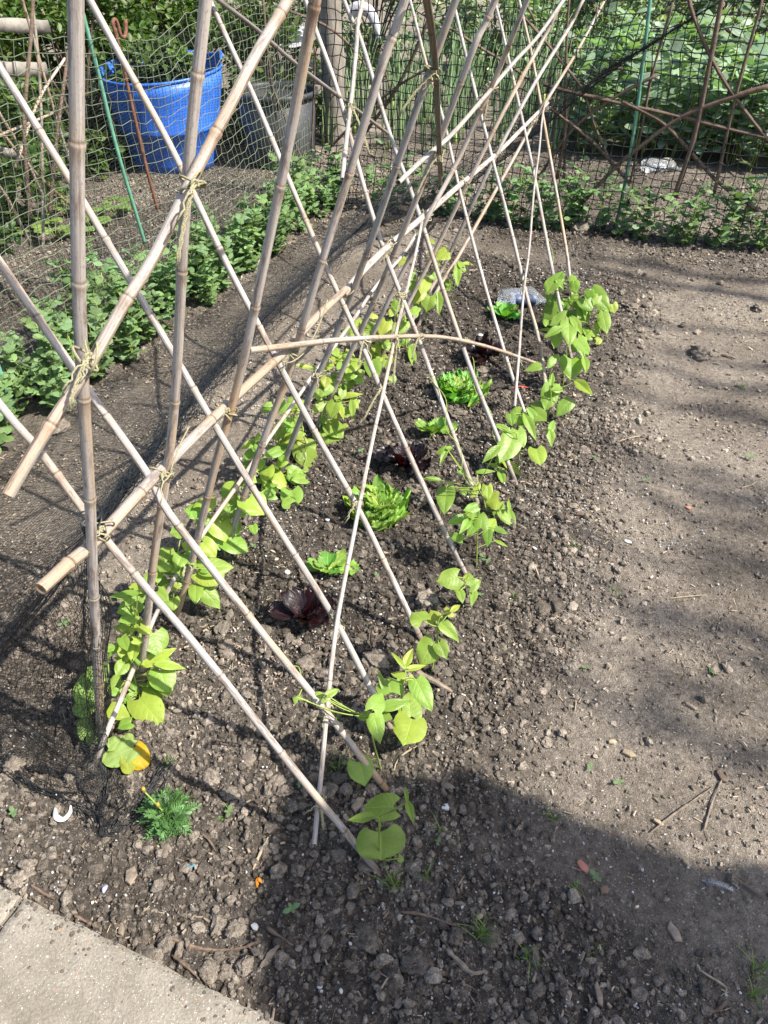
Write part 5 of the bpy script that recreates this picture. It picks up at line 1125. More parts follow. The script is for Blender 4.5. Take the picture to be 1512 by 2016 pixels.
for (n, s, rx, rz, cnt, lab, sd_) in [
  (-3.75, 3.15, .50, .62, 5200, 'dark leafy shrub at the left, left of the blue tub', 1), (-4.1, 4.6, .62, .75, 6500, 'shrub with yellow green leaves directly behind the blue tub', 2),
  (-3.95, 5.7, .75, .85, 6500, 'tall yellow green shrub behind the gap between tub and bin', 3), (-4.6, 3.9, .65, .8, 4500, 'dense shrub further back at the top left', 4),
  (-3.05, 5.75, .55, .55, 4500, 'green shrub behind the black bin', 5), (-4.40, 4.05, .42, .48, 4200, 'dark shrub close against the left side of the blue tub', 9), (-3.95, 5.45, .40, .55, 4200, 'dark shrub in the gap between the blue tub and the black bin', 10), (-4.3, 3.4, .5, .7, 4500, 'dark shrub filling the back corner at the top left', 12), (-5.4, 5.2, .9, 1., 5500, 'big hedge shrub furthest back at the top left', 6), (-5.0, 7.2, 1.0, .95, 5000, 'loose hedge shrub behind the tall yellow green one', 7), (-3.15, 2.35, .30, .34, 2200, 'low bush by the planks at the left', 8)]:
    leafy('shrub', (SHRUB, TWIG), ns(n, s, rz * .82), (rx, rx, rz), cnt, .055, lab, 'shrub', H, True, 34, sd_)
leafy('tub_plant', (SHRUB, TWIG), TUB_C + np.array([-.05, .04, .60]), (.28, .28, .20), 2200, .05, 'dark leafy plant growing out of the blue tub', 'plant', None, True, 14, 21)
# onion clumps
def onion(seed):
    r = random.Random(seed); fb, sb = MB(), MB()
    for i in range(13):
        a = r.uniform(0, 6.28); h = r.uniform(.35, .72); ln = r.uniform(.03, .28); c = np.array([r.gauss(0, .05), r.gauss(0, .05), 0]); t = np.linspace(0, 1, 8)[:, None]; d = np.array([cos(a), sin(a), 0])
        P = c + UP * h * t * (1 - .15 * ln * t) + d * ln * h * t ** 2.2; tn = r.uniform(.8, 1.5); tube(fb, P, np.interp(t[:, 0], [0, .4, 1], [.006, .007, .001]), 5, (tn * .9, tn, tn * 1.05))
    tube(sb, [[0, 0, -.02], [0, 0, .05]], [.03, .02], 8, (1.6, 1.6, 1.8)); return fb, sb
ON = mk_leaf('onion_leaf', (.175, .225, .105), (1.2, 1.5, .7), .2, False, .4)
on = [plant_proto('onion_clump', onion(70 + i), (ON, STEM), ('leaves', 'bulb_neck'), 'clump of tall upright blue green onion leaves beyond the corner', 'onion', 'onion clumps beyond the corner') for i in range(4)]
k = 0
for s in np.arange(5.7, 8.6, .42):
    for n in np.arange(-2.65, -.75, .40):
        if s < 6.0 and n > -1.6: continue
        p = ns(n + R.uniform(-.06, .06), s + R.uniform(-.06, .06)); place(on, k, p, R.uniform(0, 6.28), R.uniform(.75, 1.15)); k += 1
# broad beans
def broad(seed):
    r = random.Random(seed); fb, sb = MB(), MB()
    for st_ in range(3):
        a = r.uniform(0, 6.28); h = r.uniform(.5, .72); P = [np.array([.03 * cos(a), .03 * sin(a), -.02])]
        for k in range(9): P.append(P[-1] + np.array([cos(a) * .012 + r.gauss(0, .006), sin(a) * .012 + r.gauss(0, .006), h / 9]))
        tube(sb, P, .005, 5)
        for k in range(2, 10):
            b = a + k * 2.5 + r.gauss(0, .3); d = unit([cos(b), sin(b), .35]); p = P[k]; q = p + d * .07; tube(sb, [p, q], .002, 3); tn = r.uniform(.7, 1.45)
            for f, sg in ((.5, -1), (.6, 1), (1., -.7), (1.05, .7)):
                e = unit(d * .7 + sg * np.array([-sin(b), cos(b), 0]) + np.array([0, 0, r.gauss(.0, .3)])); L = r.uniform(.085, .14); p2 = p + (q - p) * f
                leaf(fb, p2, p2 + e * L, unit(UP + np.array([r.gauss(0, .45), r.gauss(0, .45), 0])), L * .55, SH_OVAL, 6, 2, 0, .2, .2, .03, (tn, tn, tn * r.uniform(.9, 1.3)))
    return fb, sb
bb = [plant_proto('broad_bean_plant', broad(80 + i), (BROAD, STEM), ('foliage', 'stem'), 'bushy grey green broad bean plant beyond the back netting', 'broad bean plant', 'broad beans beyond the back netting') for i in range(6)]
k = 0
for s, n0, n1 in ((6.15, -.85, 2.6), (6.45, -.75, 2.6), (6.75, -.9, 2.5), (7.2, -1.0, 2.2), (7.7, -1.0, 1.5), (8.3, -1.1, 1.1)):
    for n in np.arange(n0, n1, .21):
        if (n > 1.25 and (s > 6.6 or R.random() < .15)) or (n > .85 and s > 7.3): continue
        p = ns(n + R.uniform(-.06, .06), s + R.uniform(-.07, .07)); place(bb, k, p, R.uniform(0, 6.28), R.uniform(.72, 1.08)); k += 1
for (n, s_, rx, rz, cnt, ls, lab, sd_) in [(-2.2, 8.9, .8, .75, 4200, .07, 'green bush at the top centre behind the onions', 31), (-1.0, 9.4, .9, .7, 4200, .08, 'broad green bush at the top behind the ridge of canes', 32), (.3, 9.5, .8, .55, 3600, .08, 'low green bush at the top behind the broad beans', 33), (-3.4, 8.4, .8, .9, 4200, .07, 'tall bush at the top left of the wooden post', 34), (-1.8, 11.5, 1.3, 1., 4500, .10, 'big far bush at the top of the picture', 35)]:
    leafy('leafy_bush', (BROAD, TWIG), ns(n, s_, rz * .8), (rx, rx, rz), cnt, ls, lab, 'bush', 'bushes beyond the vegetable rows', True, 30, sd_)
# squash seedlings behind the left netting
for i, (px, py, lab) in enumerate([(70, 445, 'round leaved seedling nearest the left picture edge behind the netting'), (110, 470, 'round leaved seedling with the broadest leaves behind the netting'), (130, 425, 'round leaved seedling behind the nearest left cane top'), (185, 455, 'round leaved seedling right of the nearest left cane behind the netting'), (230, 425, 'round leaved seedling left of the green stake foot'), (20, 470, 'small round leaved seedling at the very left behind the netting')]):
    B = gpt(px, py); root = empty('round_leaved_seedling', B, lab, 'seedling', 'round leaved seedlings behind the left netting'); fb, sb = MB(), MB()
    for j in range(7):
        a = j * 2.4 + R.uniform(-.3, .3); d = np.array([cos(a), sin(a), .45]); b = B + d * .05 + UP * R.uniform(.01, .06); L = R.uniform(.05, .09); tube(sb, [B, b], .0018, 4); t_ = R.uniform(.5, .9)
        leaf(fb, b, b + unit(d + np.array([0, 0, -.35])) * L, UP + .2 * SUN, L * 1.1, SH_BLUNT, 8, 5, .22, .1, .1, .05, (t_, t_, t_))
    fb.build('foliage', PUMP, root); sb.build('stem', STEM, root)
# grass beyond
def blades(name, pts, h, label=None, kind=None, cat=None, group=None, mat=None, lean=.5, w=.0016, origin=None):
    mb = MB()
    k = len(pts); a = NR.uniform(0, 2 * pi, k); hh = h * NR.uniform(.5, 1.2, k); d = np.stack([np.cos(a), np.sin(a), 0 * a], 1); sd_ = np.stack([-np.sin(a), np.cos(a), 0 * a], 1); le = NR.uniform(.1, 1, k) * lean
    V = []
    for t, ww in ((0, 1), (.35, .95), (.7, .6), (1, .05)):
        c = pts + UP * (hh * t * (1 - .3 * le * t))[:, None] + d * (hh * le * t ** 1.8)[:, None]
        V += [c - sd_ * (w * ww), c + sd_ * (w * ww)]
    V = np.stack(V, 1).reshape(-1, 3); i = np.arange(k)[:, None] * 8; q = np.concatenate([i + np.array([[0, 1, 3, 2]]), i + np.array([[2, 3, 5, 4]]), i + np.array([[4, 5, 7, 6]])])
    t = NR.uniform(.7, 1.5, (k, 1)) * np.ones((1, 3)); t[:, 0] *= NR.uniform(.8, 1.5, k)
    mb.add(V, None, q, None, np.repeat(t, 8, 0)); o = mb.build(name, mat or GRASS, origin=origin)
    return tag(o, label, cat, group, kind)
GRASS = mk_leaf('grass_blade', (.085, .150, .030), (1.2, 1.5, .5), .25, False, .5)
g = []
for _ in range(34000):
    n, s = R.uniform(-.6, 5.), R.uniform(7.4, 11.5)
    if vnoise(n * 1.6, s * 1.6, 91) > -.22: g.append(ns(n, s))
blades('grass', np.array(g), .10, None, 'stuff', w=.004)

# ================================================================== CLEAR PLASTIC
def clear_mat():
    M = NT('clear_plastic'); M.base((.92, .95, .97)); M.p.inputs['Transmission Weight'].default_value = .92; M.p.inputs['Roughness'].default_value = .08; M.p.inputs['IOR'].default_value = 1.35; M.p.inputs['Specular IOR Level'].default_value = .6
    v = M.coord('Object'); M.bump(M.noise(v, 45, 3, .6), .01, .6); return M.m
CLEAR = clear_mat(); BLUEPR = mk_plain('blue_print', (.035, .052, .105), .45, .3, 50, .4, 0)
for (px, py, wp, lab, sd_) in ((1030, 598, 104, 'crumpled clear plastic bottle with a blue wrapper behind the small green lettuce', 1), (1302, 338, 82, 'clear plastic litter lying beyond the back netting', 2)):
    B = gpt(px, py); root = empty('plastic_bottle', B, lab, 'plastic bottle'); r0 = wp * .5 * mpp(B); rgt = unit(np.array([1., .12, 0])); bk = np.cross(UP, rgt)
    L = np.linspace(-1, 1, 30); th = np.linspace(0, 2 * pi, 33); rad = r0 * .48 * np.interp(L, [-1, -.98, -.9, .35, .75, .85, 1], [.05, .7, 1, 1, .4, .25, .25]); mb = MB()
    T, A_ = np.meshgrid(L, th, indexing='ij'); cr = 1 + .22 * vnoise(T * 4 + sd_ * 9, np.cos(A_) * 2 + 5, 3) + .12 * vnoise(T * 11, np.sin(A_) * 4 + 3, 4)
    P = B + rgt * (T * r0)[..., None] + bk * (rad[:, None] * cr * np.cos(A_))[..., None] + UP * (rad[:, None] * (.62 * cr * np.sin(A_) + .62))[..., None]
    I, J = np.meshgrid(np.arange(29), np.arange(32), indexing='ij'); a = (I * 33 + J).ravel(); mb.add(P.reshape(-1, 3), None, np.stack([a, a + 1, a + 34, a + 33], 1)); mb.build('bottle', CLEAR, root)
    mb = MB(); Pl = (P[8:(20 if sd_ == 1 else 10)] - B) * np.array([1.02, 1.03, 1.03]) + B; m = len(Pl); I, J = np.meshgrid(np.arange(m - 1), np.arange(12, 32), indexing='ij'); a = (I * 33 + J).ravel(); mb.add(Pl.reshape(-1, 3), None, np.stack([a, a + 1, a + 34, a + 33], 1)); mb.build('wrapper', BLUEPR, root)

# ================================================================== LITTER ON THE SOIL
def twig(px, r, label, mat=TWIG, name='twig', cat='twig', group='twigs lying on the soil', r1=None, lift_=.004, knob=.12):
    P = [gpt(x, y, lift_ + r * .5) for x, y in px]; return stick(P, r, r1 or r * .6, mat, name, label, cat, group, knob * 1.6, 6, .009, True)
stick([gpt(x, y, .012) for x, y in ((818, 1322), (840, 1334), (866, 1348), (890, 1362))], .0085, .0055, DEADW, 'driftwood_piece', 'pale cracked driftwood piece behind the third right bean plant', 'wood', None, .16, 7, .010, True)
for P, r, lab, mt in [
 ([(330, 1843), (375, 1862), (425, 1871), (475, 1866), (512, 1852)], .0042, 'long curved reddish twig beside the paving slab', TWIG),
 ([(62, 1742), (85, 1758), (108, 1770)], .0042, 'short fat twig at the slab edge', TWIG), ([(148, 1802), (170, 1815), (196, 1827)], .0042, 'twig tucked against the slab edge further right', TWIG), ([(338, 1880), (362, 1898), (388, 1922)], .0042, 'twig against the slab edge under the curved one', TWIG),
 ([(395, 1640), (412, 1655), (425, 1675)], .0032, 'bent twig right of the marigold', TWIG), ([(498, 1712), (512, 1680), (528, 1648)], .0035, 'pale straight straw stalk right of the marigold', STRAW),
 ([(785, 1795), (820, 1798), (850, 1806), (905, 1826)], .0028, 'thin dark forked twig in the front shade', TWIG), ([(828, 1466), (795, 1484), (779, 1504), (775, 1530)], .0022, 'pale curled root right of the second bean plant', STRAW),
 ([(1282, 1638), (1330, 1600), (1405, 1548)], .0026, 'long thin twig on the sunny path, left arm of a V', DEADW), ([(1386, 1636), (1402, 1580), (1424, 1528)], .0026, 'long thin twig on the sunny path, right arm of a V', DEADW),
 ([(1432, 1718), (1470, 1745), (1508, 1768)], .004, 'grey twig at the right edge in the shade', TWIG), ([(1318, 1178), (1355, 1174), (1392, 1171)], .002, 'straight pale straw lying on the sunny path', STRAW),
 ([(1012, 1885), (1018, 1850), (1022, 1815)], .0036, 'brown stick at the bottom right of centre', TWIG), ([(525, 1825), (545, 1840), (578, 1862)], .0048, 'grey twig in the shaded front soil left', TWIG), ([(512, 1905), (535, 1875), (552, 1858)], .006, 'thick splintered twig left in the front shade', DEADW),
 ([(855, 1912), (880, 1918), (910, 1928)], .005, 'thick brown twig right of the shiny lump', TWIG), ([(880, 1868), (905, 1895), (930, 1915), (955, 1912)], .0062, 'forked root piece in the front soil', DEADW), ([(905, 1935), (930, 1945), (946, 1962)], .0035, 'thin twig below the forked root', TWIG),
 ([(1430, 1970), (1410, 1990), (1388, 1990)], .004, 'curved twig at the bottom right corner', TWIG), ([(1215, 870), (1240, 862), (1262, 858)], .003, 'pale crooked straw on the path', STRAW), ([(1420, 698), (1435, 702), (1448, 706)], .006, 'bit of bark on the path by the flat clod', TWIG),
 ([(735, 465), (770, 476), (802, 482)], .008, 'pale stick on the soil under the far bar cane', DEADW), ([(985, 768), (1000, 785), (1005, 800)], .004, 'bent root by the thin grey cane foot', DEADW), ([(588, 1120), (600, 1150), (604, 1175)], .0055, 'upright brown stump stick behind the near red lettuce', TWIG), ([(1046, 1105), (1056, 1122), (1062, 1140)], .004, 'pale green stalk lying right of the beans', STRAW),
 ([(1460, 960), (1478, 955), (1490, 948)], .003, 'pale chip like twig on the right of the path', STRAW), ([(745, 1955), (760, 1930), (772, 1915)], .002, 'thin straw at the bottom centre', STRAW), ([(1378, 1910), (1430, 1945), (1420, 1960)], .002, 'thin bent straw at the bottom right', STRAW), ([(1132, 1400), (1134, 1380), (1133, 1382)], .002, 'tiny straw on the path', STRAW)]:
    twig(P, r, lab, mt)
def shard(px, py, L, W, ang, mat, name, label, cat, group=None, thick=.004, tone=1., seed=0, dome=.15, nseg=9):
    p = gpt(px, py, .002); s = mpp(p); r = random.Random(seed + px); L *= s; W *= s
    rim = np.array([[cos(a) * L / 2 * r.uniform(.8, 1.1), sin(a) * W / 2 * r.uniform(.75, 1.1)] for a in np.linspace(0, 2 * pi, nseg, endpoint=False)])
    c, s_ = cos(ang), sin(ang); rim = rim @ np.array([[c, s_], [-s_, c]]); k = nseg; tl = np.array([r.gauss(0, .12), r.gauss(0, .12)])
    def ring(f, z): return np.concatenate([rim * f, np.full((k, 1), z) + (rim * f @ tl)[:, None]], 1)
    V = np.vstack([ring(1, 0), ring(1.02, thick * .6), ring(.9, thick), ring(.45, thick * (1 + dome)), [[0, 0, thick * (1 + 1.4 * dome)]]]) + p
    q = [(a * k + i, a * k + (i + 1) % k, (a + 1) * k + (i + 1) % k, (a + 1) * k + i) for a in range(3) for i in range(k)]; t = [(3 * k + i, 3 * k + (i + 1) % k, 4 * k) for i in range(k)]
    return tag(MB().add(V, t, q, None, (tone,) * 3).build(name, mat, origin=p, smooth=False), label, cat, group)
shard(1147, 1705, 34, 16, -1.1, PINK, 'pottery_shard', 'pink terracotta shard on the shaded path', 'pottery shard', None, .004, 1., 1, .1, 10)
shard(878, 1590, 18, 14, .3, WHITE, 'shell_piece', 'white shell piece at the edge of the front shade', 'shell', None, .006, 1.)
shard(502, 1826, 14, 20, .8, WHITE, 'shell_piece', 'pinkish white shell piece beside the curved twig tip', 'shell', None, .006, .9)
for (x, y, a, b, lab) in ((566, 1127, 13, 12, 'white pebble left of the small near lettuce'), (645, 1024, 10, 12, 'white crumpled scrap near the near frilly lettuce'), (946, 660, 10, 10, 'white pebble left of the small far lettuce'), (1222, 640, 12, 10, 'whitish stone right of the leafiest beans'), (1052, 1080, 13, 9, 'white stone right of the middle beans'), (1236, 1067, 18, 8, 'white flake on the sunny path'), (690, 1859, 9, 7, 'tiny white pebble in the front shade'), (1264, 1713, 8, 7, 'tiny white pebble on the shaded path'), (1196, 573, 10, 6, 'white fleck at the back of the path'), (630, 1942, 14, 12, 'white downy scrap at the bottom centre'), (671, 1952, 10, 9, 'second white scrap at the bottom centre'), (1250, 1975, 9, 9, 'white crumb at the bottom right'), (1177, 1822, 7, 6, 'white crumb on the shaded path'), (1484, 308, 12, 8, 'white bit beyond the netting at right')):
    shard(x, y, a, b, R.uniform(0, 3), WHITE, 'white_pebble', lab, 'pebble', 'white specks on the soil', .004, R.uniform(.75, 1.05), y)
for (x, y, a, b, g_, lab, mt) in ((1190, 1752, 22, 18, .2, 'square brown wood chip on the shaded path', TWIG), (1328, 1838, 24, 44, .4, 'chunky splintered wood block on the shaded path', DEADW), (1178, 1958, 16, 50, .1, 'long grey splinter at the bottom right', DEADW), (785, 1975, 28, 20, 1., 'reddish square wood chip at the bottom centre', DEADW), (624, 1886, 16, 22, .5, 'small tan wood chip in the front shade', DEADW), (705, 1585, 20, 40, -.6, 'grey corrugated bark piece beside the nearest bean plant', DEADW), (880, 1548, 34, 16, -.3, 'grey wood chip at the edge of the shade', DEADW), (1238, 1485, 30, 16, -.5, 'pale yellow wood chip on the sunny path', STRAW), (1205, 1462, 18, 11, 0, 'square pale chip on the sunny path', STRAW), (1360, 1392, 8, 36, .9, 'long brown chip on the sunny path', DEADW), (1470, 1308, 18, 14, .3, 'grey chip near the right edge', DEADW), (1148, 1014, 34, 12, -.2, 'brown bark chip on the path right of the beans', TWIG), (905, 1780, 30, 9, -.1, 'tan split chip in the shade', DEADW), (258, 1725, 26, 40, .1, 'splintered tan chip below the marigold', DEADW), (240, 1830, 14, 30, .3, 'tan chip near the slab edge', DEADW), (945, 1805, 16, 12, .5, 'small tan chip right in the shade', STRAW), (1420, 1530, 18, 36, .2, 'dark red brown chip by the V of twigs', TWIG), (1350, 1700, 8, 22, .6, 'thin pale sliver at the edge of the shade', STRAW), (1295, 1620, 10, 26, .8, 'pale forked chip on the sunny path', STRAW), (330, 1515, 1, 1, 0, '', None)):
    if mt: shard(x, y, a, b, g_, mt, 'wood_chip', lab, 'wood chip', 'wood chips on the soil', .006, R.uniform(.8, 1.5), x, .12, 5)
shard(1355, 1000, 12, 10, .2, PINK, 'pottery_shard', 'tiny orange shard on the sunny path', 'pottery shard', None, .004, 1.1)
# orange petals, blue twine, crescent shell, feather, red strip
def ribbon(px, wpx, mat, name, label, cat, tone=(1, 1, 1), arch=.004):
    P = smooth_path([gpt(x, y, .004) for x, y in px], .003); t = np.linspace(0, 1, len(P)); s = mpp(P[0]); mb = MB(); T = np.gradient(P, axis=0); T /= np.linalg.norm(T, axis=1)[:, None]; Sd = np.cross(T, UP); w_ = wpx * s * .5 * np.sin(pi * np.clip(t * .92 + .04, 0, 1)) ** .6
    C = P + UP * arch * np.sin(pi * t)[:, None]; V = np.stack([C - Sd * w_[:, None], C + UP * .0015, C + Sd * w_[:, None]], 1).reshape(-1, 3); m = len(P); q = []
    for i in range(m - 1): q += [(i * 3, i * 3 + 1, i * 3 + 4, i * 3 + 3), (i * 3 + 1, i * 3 + 2, i * 3 + 5, i * 3 + 4)]
    mb.add(V, None, q, None, tone); mb.add(V - UP * .001, None, [k[::-1] for k in q], None, tone); return tag(mb.build(name, mat, origin=P[0]), label, cat)
ribbon([(108, 1590), (112, 1610), (126, 1614), (138, 1600), (139, 1586)], 11, WHITE, 'plastic_scrap', 'white crescent shaped scrap under the black net', 'scrap')
ribbon([(506, 1748), (508, 1732), (516, 1738)], 8, WHITE, 'flower_petal', 'orange withered petals right of the marigold', 'petal', (1.2, .42, .03)); ribbon([(363, 1700), (375, 1708), (384, 1702)], 5, WHITE, 'twine_scrap', 'bright turquoise twine scrap below the marigold', 'scrap', (.05, .45, .65)); ribbon([(203, 1758), (207, 1750), (211, 1742)], 9, WHITE, 'paper_scrap', 'white and blue paper scrap near the slab', 'scrap', (.62, .68, 1.)); ribbon([(1008, 764), (1026, 762), (1046, 765)], 4, PINK, 'plastic_strip', 'thin red strip at the foot of the thin grey cane', 'strip', (1, .35, .3))
B = gpt(1382, 1733, .004); q1 = gpt(1442, 1752, .006); mb = MB(); tube(mb, [B, (B + q1) / 2 + UP * .006, q1], .0009, 4)
for i in range(150):
    t = R.uniform(.02, 1); p_ = B + (q1 - B) * t + UP * .006 * sin(pi * t); a = R.choice((-1, 1)); d = unit(np.cross(q1 - B, UP)) * a + unit(q1 - B) * R.uniform(.3, 1.2) + UP * R.uniform(-.1, .5); tone = .45 + .6 * t
    tube(mb, [p_, p_ + unit(d) * R.uniform(.004, .011) * (1.1 - .4 * t)], [.0004, .0001], 3, (tone, tone, tone * 1.04))
tag(mb.build('feather', WHITE, origin=B), 'small grey and white downy feather on the shaded path', 'feather')
# grass tufts and seedlings
for i, (x, y, h, k, lab) in enumerate([(1085, 1612, .030, 14, 'grass tuft at the edge of the front shade'), (1128, 1748, .026, 12, 'grass tuft left of the square chip'), (945, 1845, .045, 34, 'feathery green weed tuft in the front soil'), (1040, 1885, .040, 16, 'arched grass tuft at the bottom right of centre'), (1170, 1868, .028, 12, 'small grass tuft on the shaded path'), (1490, 1910, .06, 18, 'long grass at the bottom right corner'), (1478, 1960, .05, 12, 'grass below the long tuft in the corner'), (775, 1738, .040, 22, 'flattened blue green grass below the nearest cane foot'), (840, 1725, .035, 10, 'arched grass blade right of the nearest cane foot'), (1215, 1172, .028, 10, 'tiny grass tuft on the path'), (1460, 765, .030, 12, 'grass tuft at the right of the path'), (660, 1425, .04, 14, 'flattened grass at the second right cane'), (665, 1510, .035, 16, 'weed tuft left of the second bean plant'), (735, 1530, .04, 8, 'grass blades under the second right cane'), (335, 1510, .035, 10, 'grass blades above the marigold'), (1130, 1080, .03, 8, 'small grass tuft right of the middle beans'), (870, 1640, .03, 9, 'thin grass right of the nearest bean plant'), (1400, 1330, .03, 8, 'fine grass by the right of the path'), (1010, 1180, .03, 8, 'grass among clods right of the low bean plant'), (445, 1605, .03, 12, 'tiny weed right of the marigold')]):
    c = gpt(x, y); pts = c + np.concatenate([NR.normal(size=(k, 2)) * .006, np.zeros((k, 1))], 1); blades('grass_tuft', pts, h, lab, None, 'grass tuft', 'grass tufts on bare soil', None, 1.2, .0011, c)
def seedling(): 
    fb, sb = MB(), MB(); tube(sb, [[0, 0, -.005], [0, 0, .010]], .0008, 4)
    for a in (.3, 3.3, 1.9, 5.0):
        d = np.array([cos(a), sin(a), .25]); L = .011 if a in (.3, 3.3) else .007; leaf(fb, UP * .010, UP * .010 + d * L, UP, L * .6, SH_OVAL, 5, 2, 0, .15, .1, 0, (.95, .95, .95))
    return fb, sb
sdl = [plant_proto('weed_seedling', seedling(), (PEA, STEM), ('foliage', 'stem'), 'x', 'seedling', 'tiny weed seedlings on the soil')]
for i, (x, y, lab) in enumerate([(862, 1660, 'four leaved weed seedling right of the nearest bean plant'), (1170, 1730, 'weed seedling beside the terracotta shard'), (452, 1604, 'weed seedling right of the marigold'), (575, 1795, 'faint weed seedling in the front shade'), (1152, 1318, 'weed seedling on the sunny path'), (590, 1548, 'weed seedling left of the nearest canes'), (742, 1137, 'weed seedling between the near lettuces'), (1160, 1515, 'weed seedling at the shade edge'), (1215, 1545, 'weed seedling further right at the shade edge'), (1270, 950, 'weed seedling on the right of the path'), (1475, 905, 'weed seedling near the right edge'), (710, 895, 'weed seedling by the far red lettuce'), (948, 1105, 'weed seedling by the tall bean plant foot'), (960, 1110, 'weed seedling next to its twin by the tall bean plant'), (130, 1235, 'weed seedling under the fine black net'), (30, 1605, 'weed seedling at the lower left edge'), (1170, 905, 'weed seedling right of the beans'), (945, 1175, 'weed seedling beside the low bean plant'), (500, 1080, 'weed seedling right of the left row'), (690, 870, 'weed seedling under the middle canes')]):
    p_ = gpt(x, y); place(sdl, i, p_, R.uniform(0, 6.28), R.uniform(.9, 1.7), lab)
# loose straw, chips and pale grit nobody could count
def litter(cnt, L, W, th, mat, name, path=True, pale=(.6, 1.3), seed=0):
    PX, LL_, = [], []
    for z0, z1, k_, f in ((.2, 1.5, .85, 1.), (1.5, 2.8, 1., 1.), (2.8, 4.8, 1.3, .9)):
        x, y = scatter(int(cnt * f), z0, z1, -3.4 if z0 > 2 else -2., 1.9, d_path if path else d_loose)
        m = NR.uniform(size=len(x)) < np.clip(.12 + 2.6 * (vnoise(x * 3.3 + seed, y * 3.3, 23) + .5 * vnoise(x * 9, y * 9 + seed, 24)) + .35 * sstep(.2, .75, x * NV[0] + y * NV[1]), .05, 1); x, y = x[m], y[m]
        PX.append(np.stack([x, y], 1)); LL_.append(np.full(len(x), k_))
    xy = np.concatenate(PX); x, y = xy.T; sc_ = np.concatenate(LL_); k = len(x); P = np.stack([x, y, terrain(x, y) + th * .8 + .0015], 1); a = NR.uniform(0, pi, k); tl = NR.normal(size=k) * .25
    d = np.stack([np.cos(a), np.sin(a), tl], 1); s_ = np.stack([-np.sin(a), np.cos(a), NR.normal(size=k) * .3], 1); LL = (sc_ * L * NR.uniform(.25, 1., k) ** 1.5)[:, None]; WW = (sc_ * W * NR.uniform(.4, 1.2, k))[:, None]; u = np.cross(d, s_)
    V = np.stack([P + d * LL * i * .5 + s_ * WW * j * .5 + u * th * q for i, j, q in ((-1, -1, 0), (1, -.6, 0), (1.1, .8, 0), (-.9, 1, 0), (-.9, -.8, 1), (.9, -.5, 1), (1, .6, 1), (-.8, .8, 1))], 1).reshape(-1, 3)
    i = np.arange(k)[:, None] * 8; q = np.concatenate([i + np.array([f]) for f in ((4, 5, 6, 7), (0, 1, 5, 4), (1, 2, 6, 5), (2, 3, 7, 6), (3, 0, 4, 7))]); t = NR.uniform(*pale, (k, 1)) * np.ones((1, 3))
    return tag(MB().add(V, None, q, None, np.repeat(t, 8, 0)).build(name, mat, smooth=False), kind='stuff')
litter(24000, .022, .0028, .0012, STRAW, 'straw_litter', True, (.35, 1.5), 1); litter(17000, .018, .0065, .003, DEADW, 'wood_litter', True, (.5, 2.4), 5)
litter(5000, .030, .0026, .0014, TWIG, 'twig_litter', False, (.7, 2.4), 9); litter(4500, .020, .007, .003, DEADW, 'bark_litter', False, (.4, 2.), 13)
litter(17000, .0066, .0054, .0028, WHITE, 'white_grit', True, (.35, 1.1), 17); litter(6500, .0060, .0050, .0026, WHITE, 'pale_grit', False, (.35, 1.1), 21)

# ================================================================== TREES OUTSIDE THE PICTURE THAT SHADE THE PATH
def inpoly(x, y, poly):
    ins = np.zeros(len(x), bool); j = len(poly) - 1
    for i in range(len(poly)):
        (xi, yi), (xj, yj) = poly[i], poly[j]; c = ((yi > y) != (yj > y)) & (x < (xj - xi) * (y - yi) / (yj - yi + 1e-12) + xi); ins ^= c; j = i
    return ins
PG = [(588, 1520), (640, 1500), (720, 1545), (800, 1552), (850, 1556), (905, 1530), (960, 1562), (1080, 1600), (1150, 1645), (1200, 1652), (1300, 1692), (1400, 1728), (1512, 1725), (1640, 1760), (1640, 2100), (600, 2100), (560, 2000), (530, 1900), (520, 1800), (545, 1690), (560, 1600)]
pg = np.array([on_z(*q)[:2] for q in PG]); lo, hi = pg.min(0), pg.max(0)
x = NR.uniform(lo[0], hi[0], 16000); y = NR.uniform(lo[1], hi[1], 16000); m = inpoly(x, y, pg); x, y = x[m], y[m]; k = len(x)
t = NR.uniform(3.0, 4.4, k); P = np.stack([x, y, 0 * x], 1) + SUN * t[:, None]
nrm = NR.normal(size=(k, 3)) * .5 + SUN; nrm /= np.linalg.norm(nrm, axis=1)[:, None]; a = NR.normal(size=(k, 3)); a -= nrm * (a * nrm).sum(1)[:, None]; a /= np.linalg.norm(a, axis=1)[:, None]; b = np.cross(nrm, a); L = NR.uniform(.05, .085, k)[:, None]
V = np.stack([P - a * L * .5, P - a * L * .15 + b * L * .3, P + a * L * .25 + b * L * .22, P + a * L * .5, P + a * L * .25 - b * L * .22, P - a * L * .15 - b * L * .3], 1).reshape(-1, 3); i = np.arange(k)[:, None] * 6
base = ns(3.2, -.2); base[2] = 0; root = empty('small_tree', base, 'small leafy tree just outside the picture on the right, shading the front soil', 'tree')
MB().add(V, None, np.concatenate([i + np.array([[0, 1, 2, 3]]), i + np.array([[0, 3, 4, 5]])]), None, np.repeat(NR.uniform(.6, 1.4, (k, 1)) * np.ones((1, 3)), 6, 0)).build('crown', SHRUB, root)
sb = MB(); cc = P.mean(0); tube(sb, smooth_path([base - UP * .1, base + UP * 1., cc * .35 + (base + UP * 1.8) * .65, cc], .1), np.linspace(.06, .025, 60)[:len(smooth_path([base - UP * .1, base + UP * 1., cc * .35 + (base + UP * 1.8) * .65, cc], .1))], 10)
for j in NR.integers(0, k, 22): tube(sb, smooth_path([cc * .5 + (base + UP * 1.9) * .5, (cc + P[j]) / 2 + UP * .05, P[j]], .1), .009, 5)
sb.build('trunk', BARK, root)
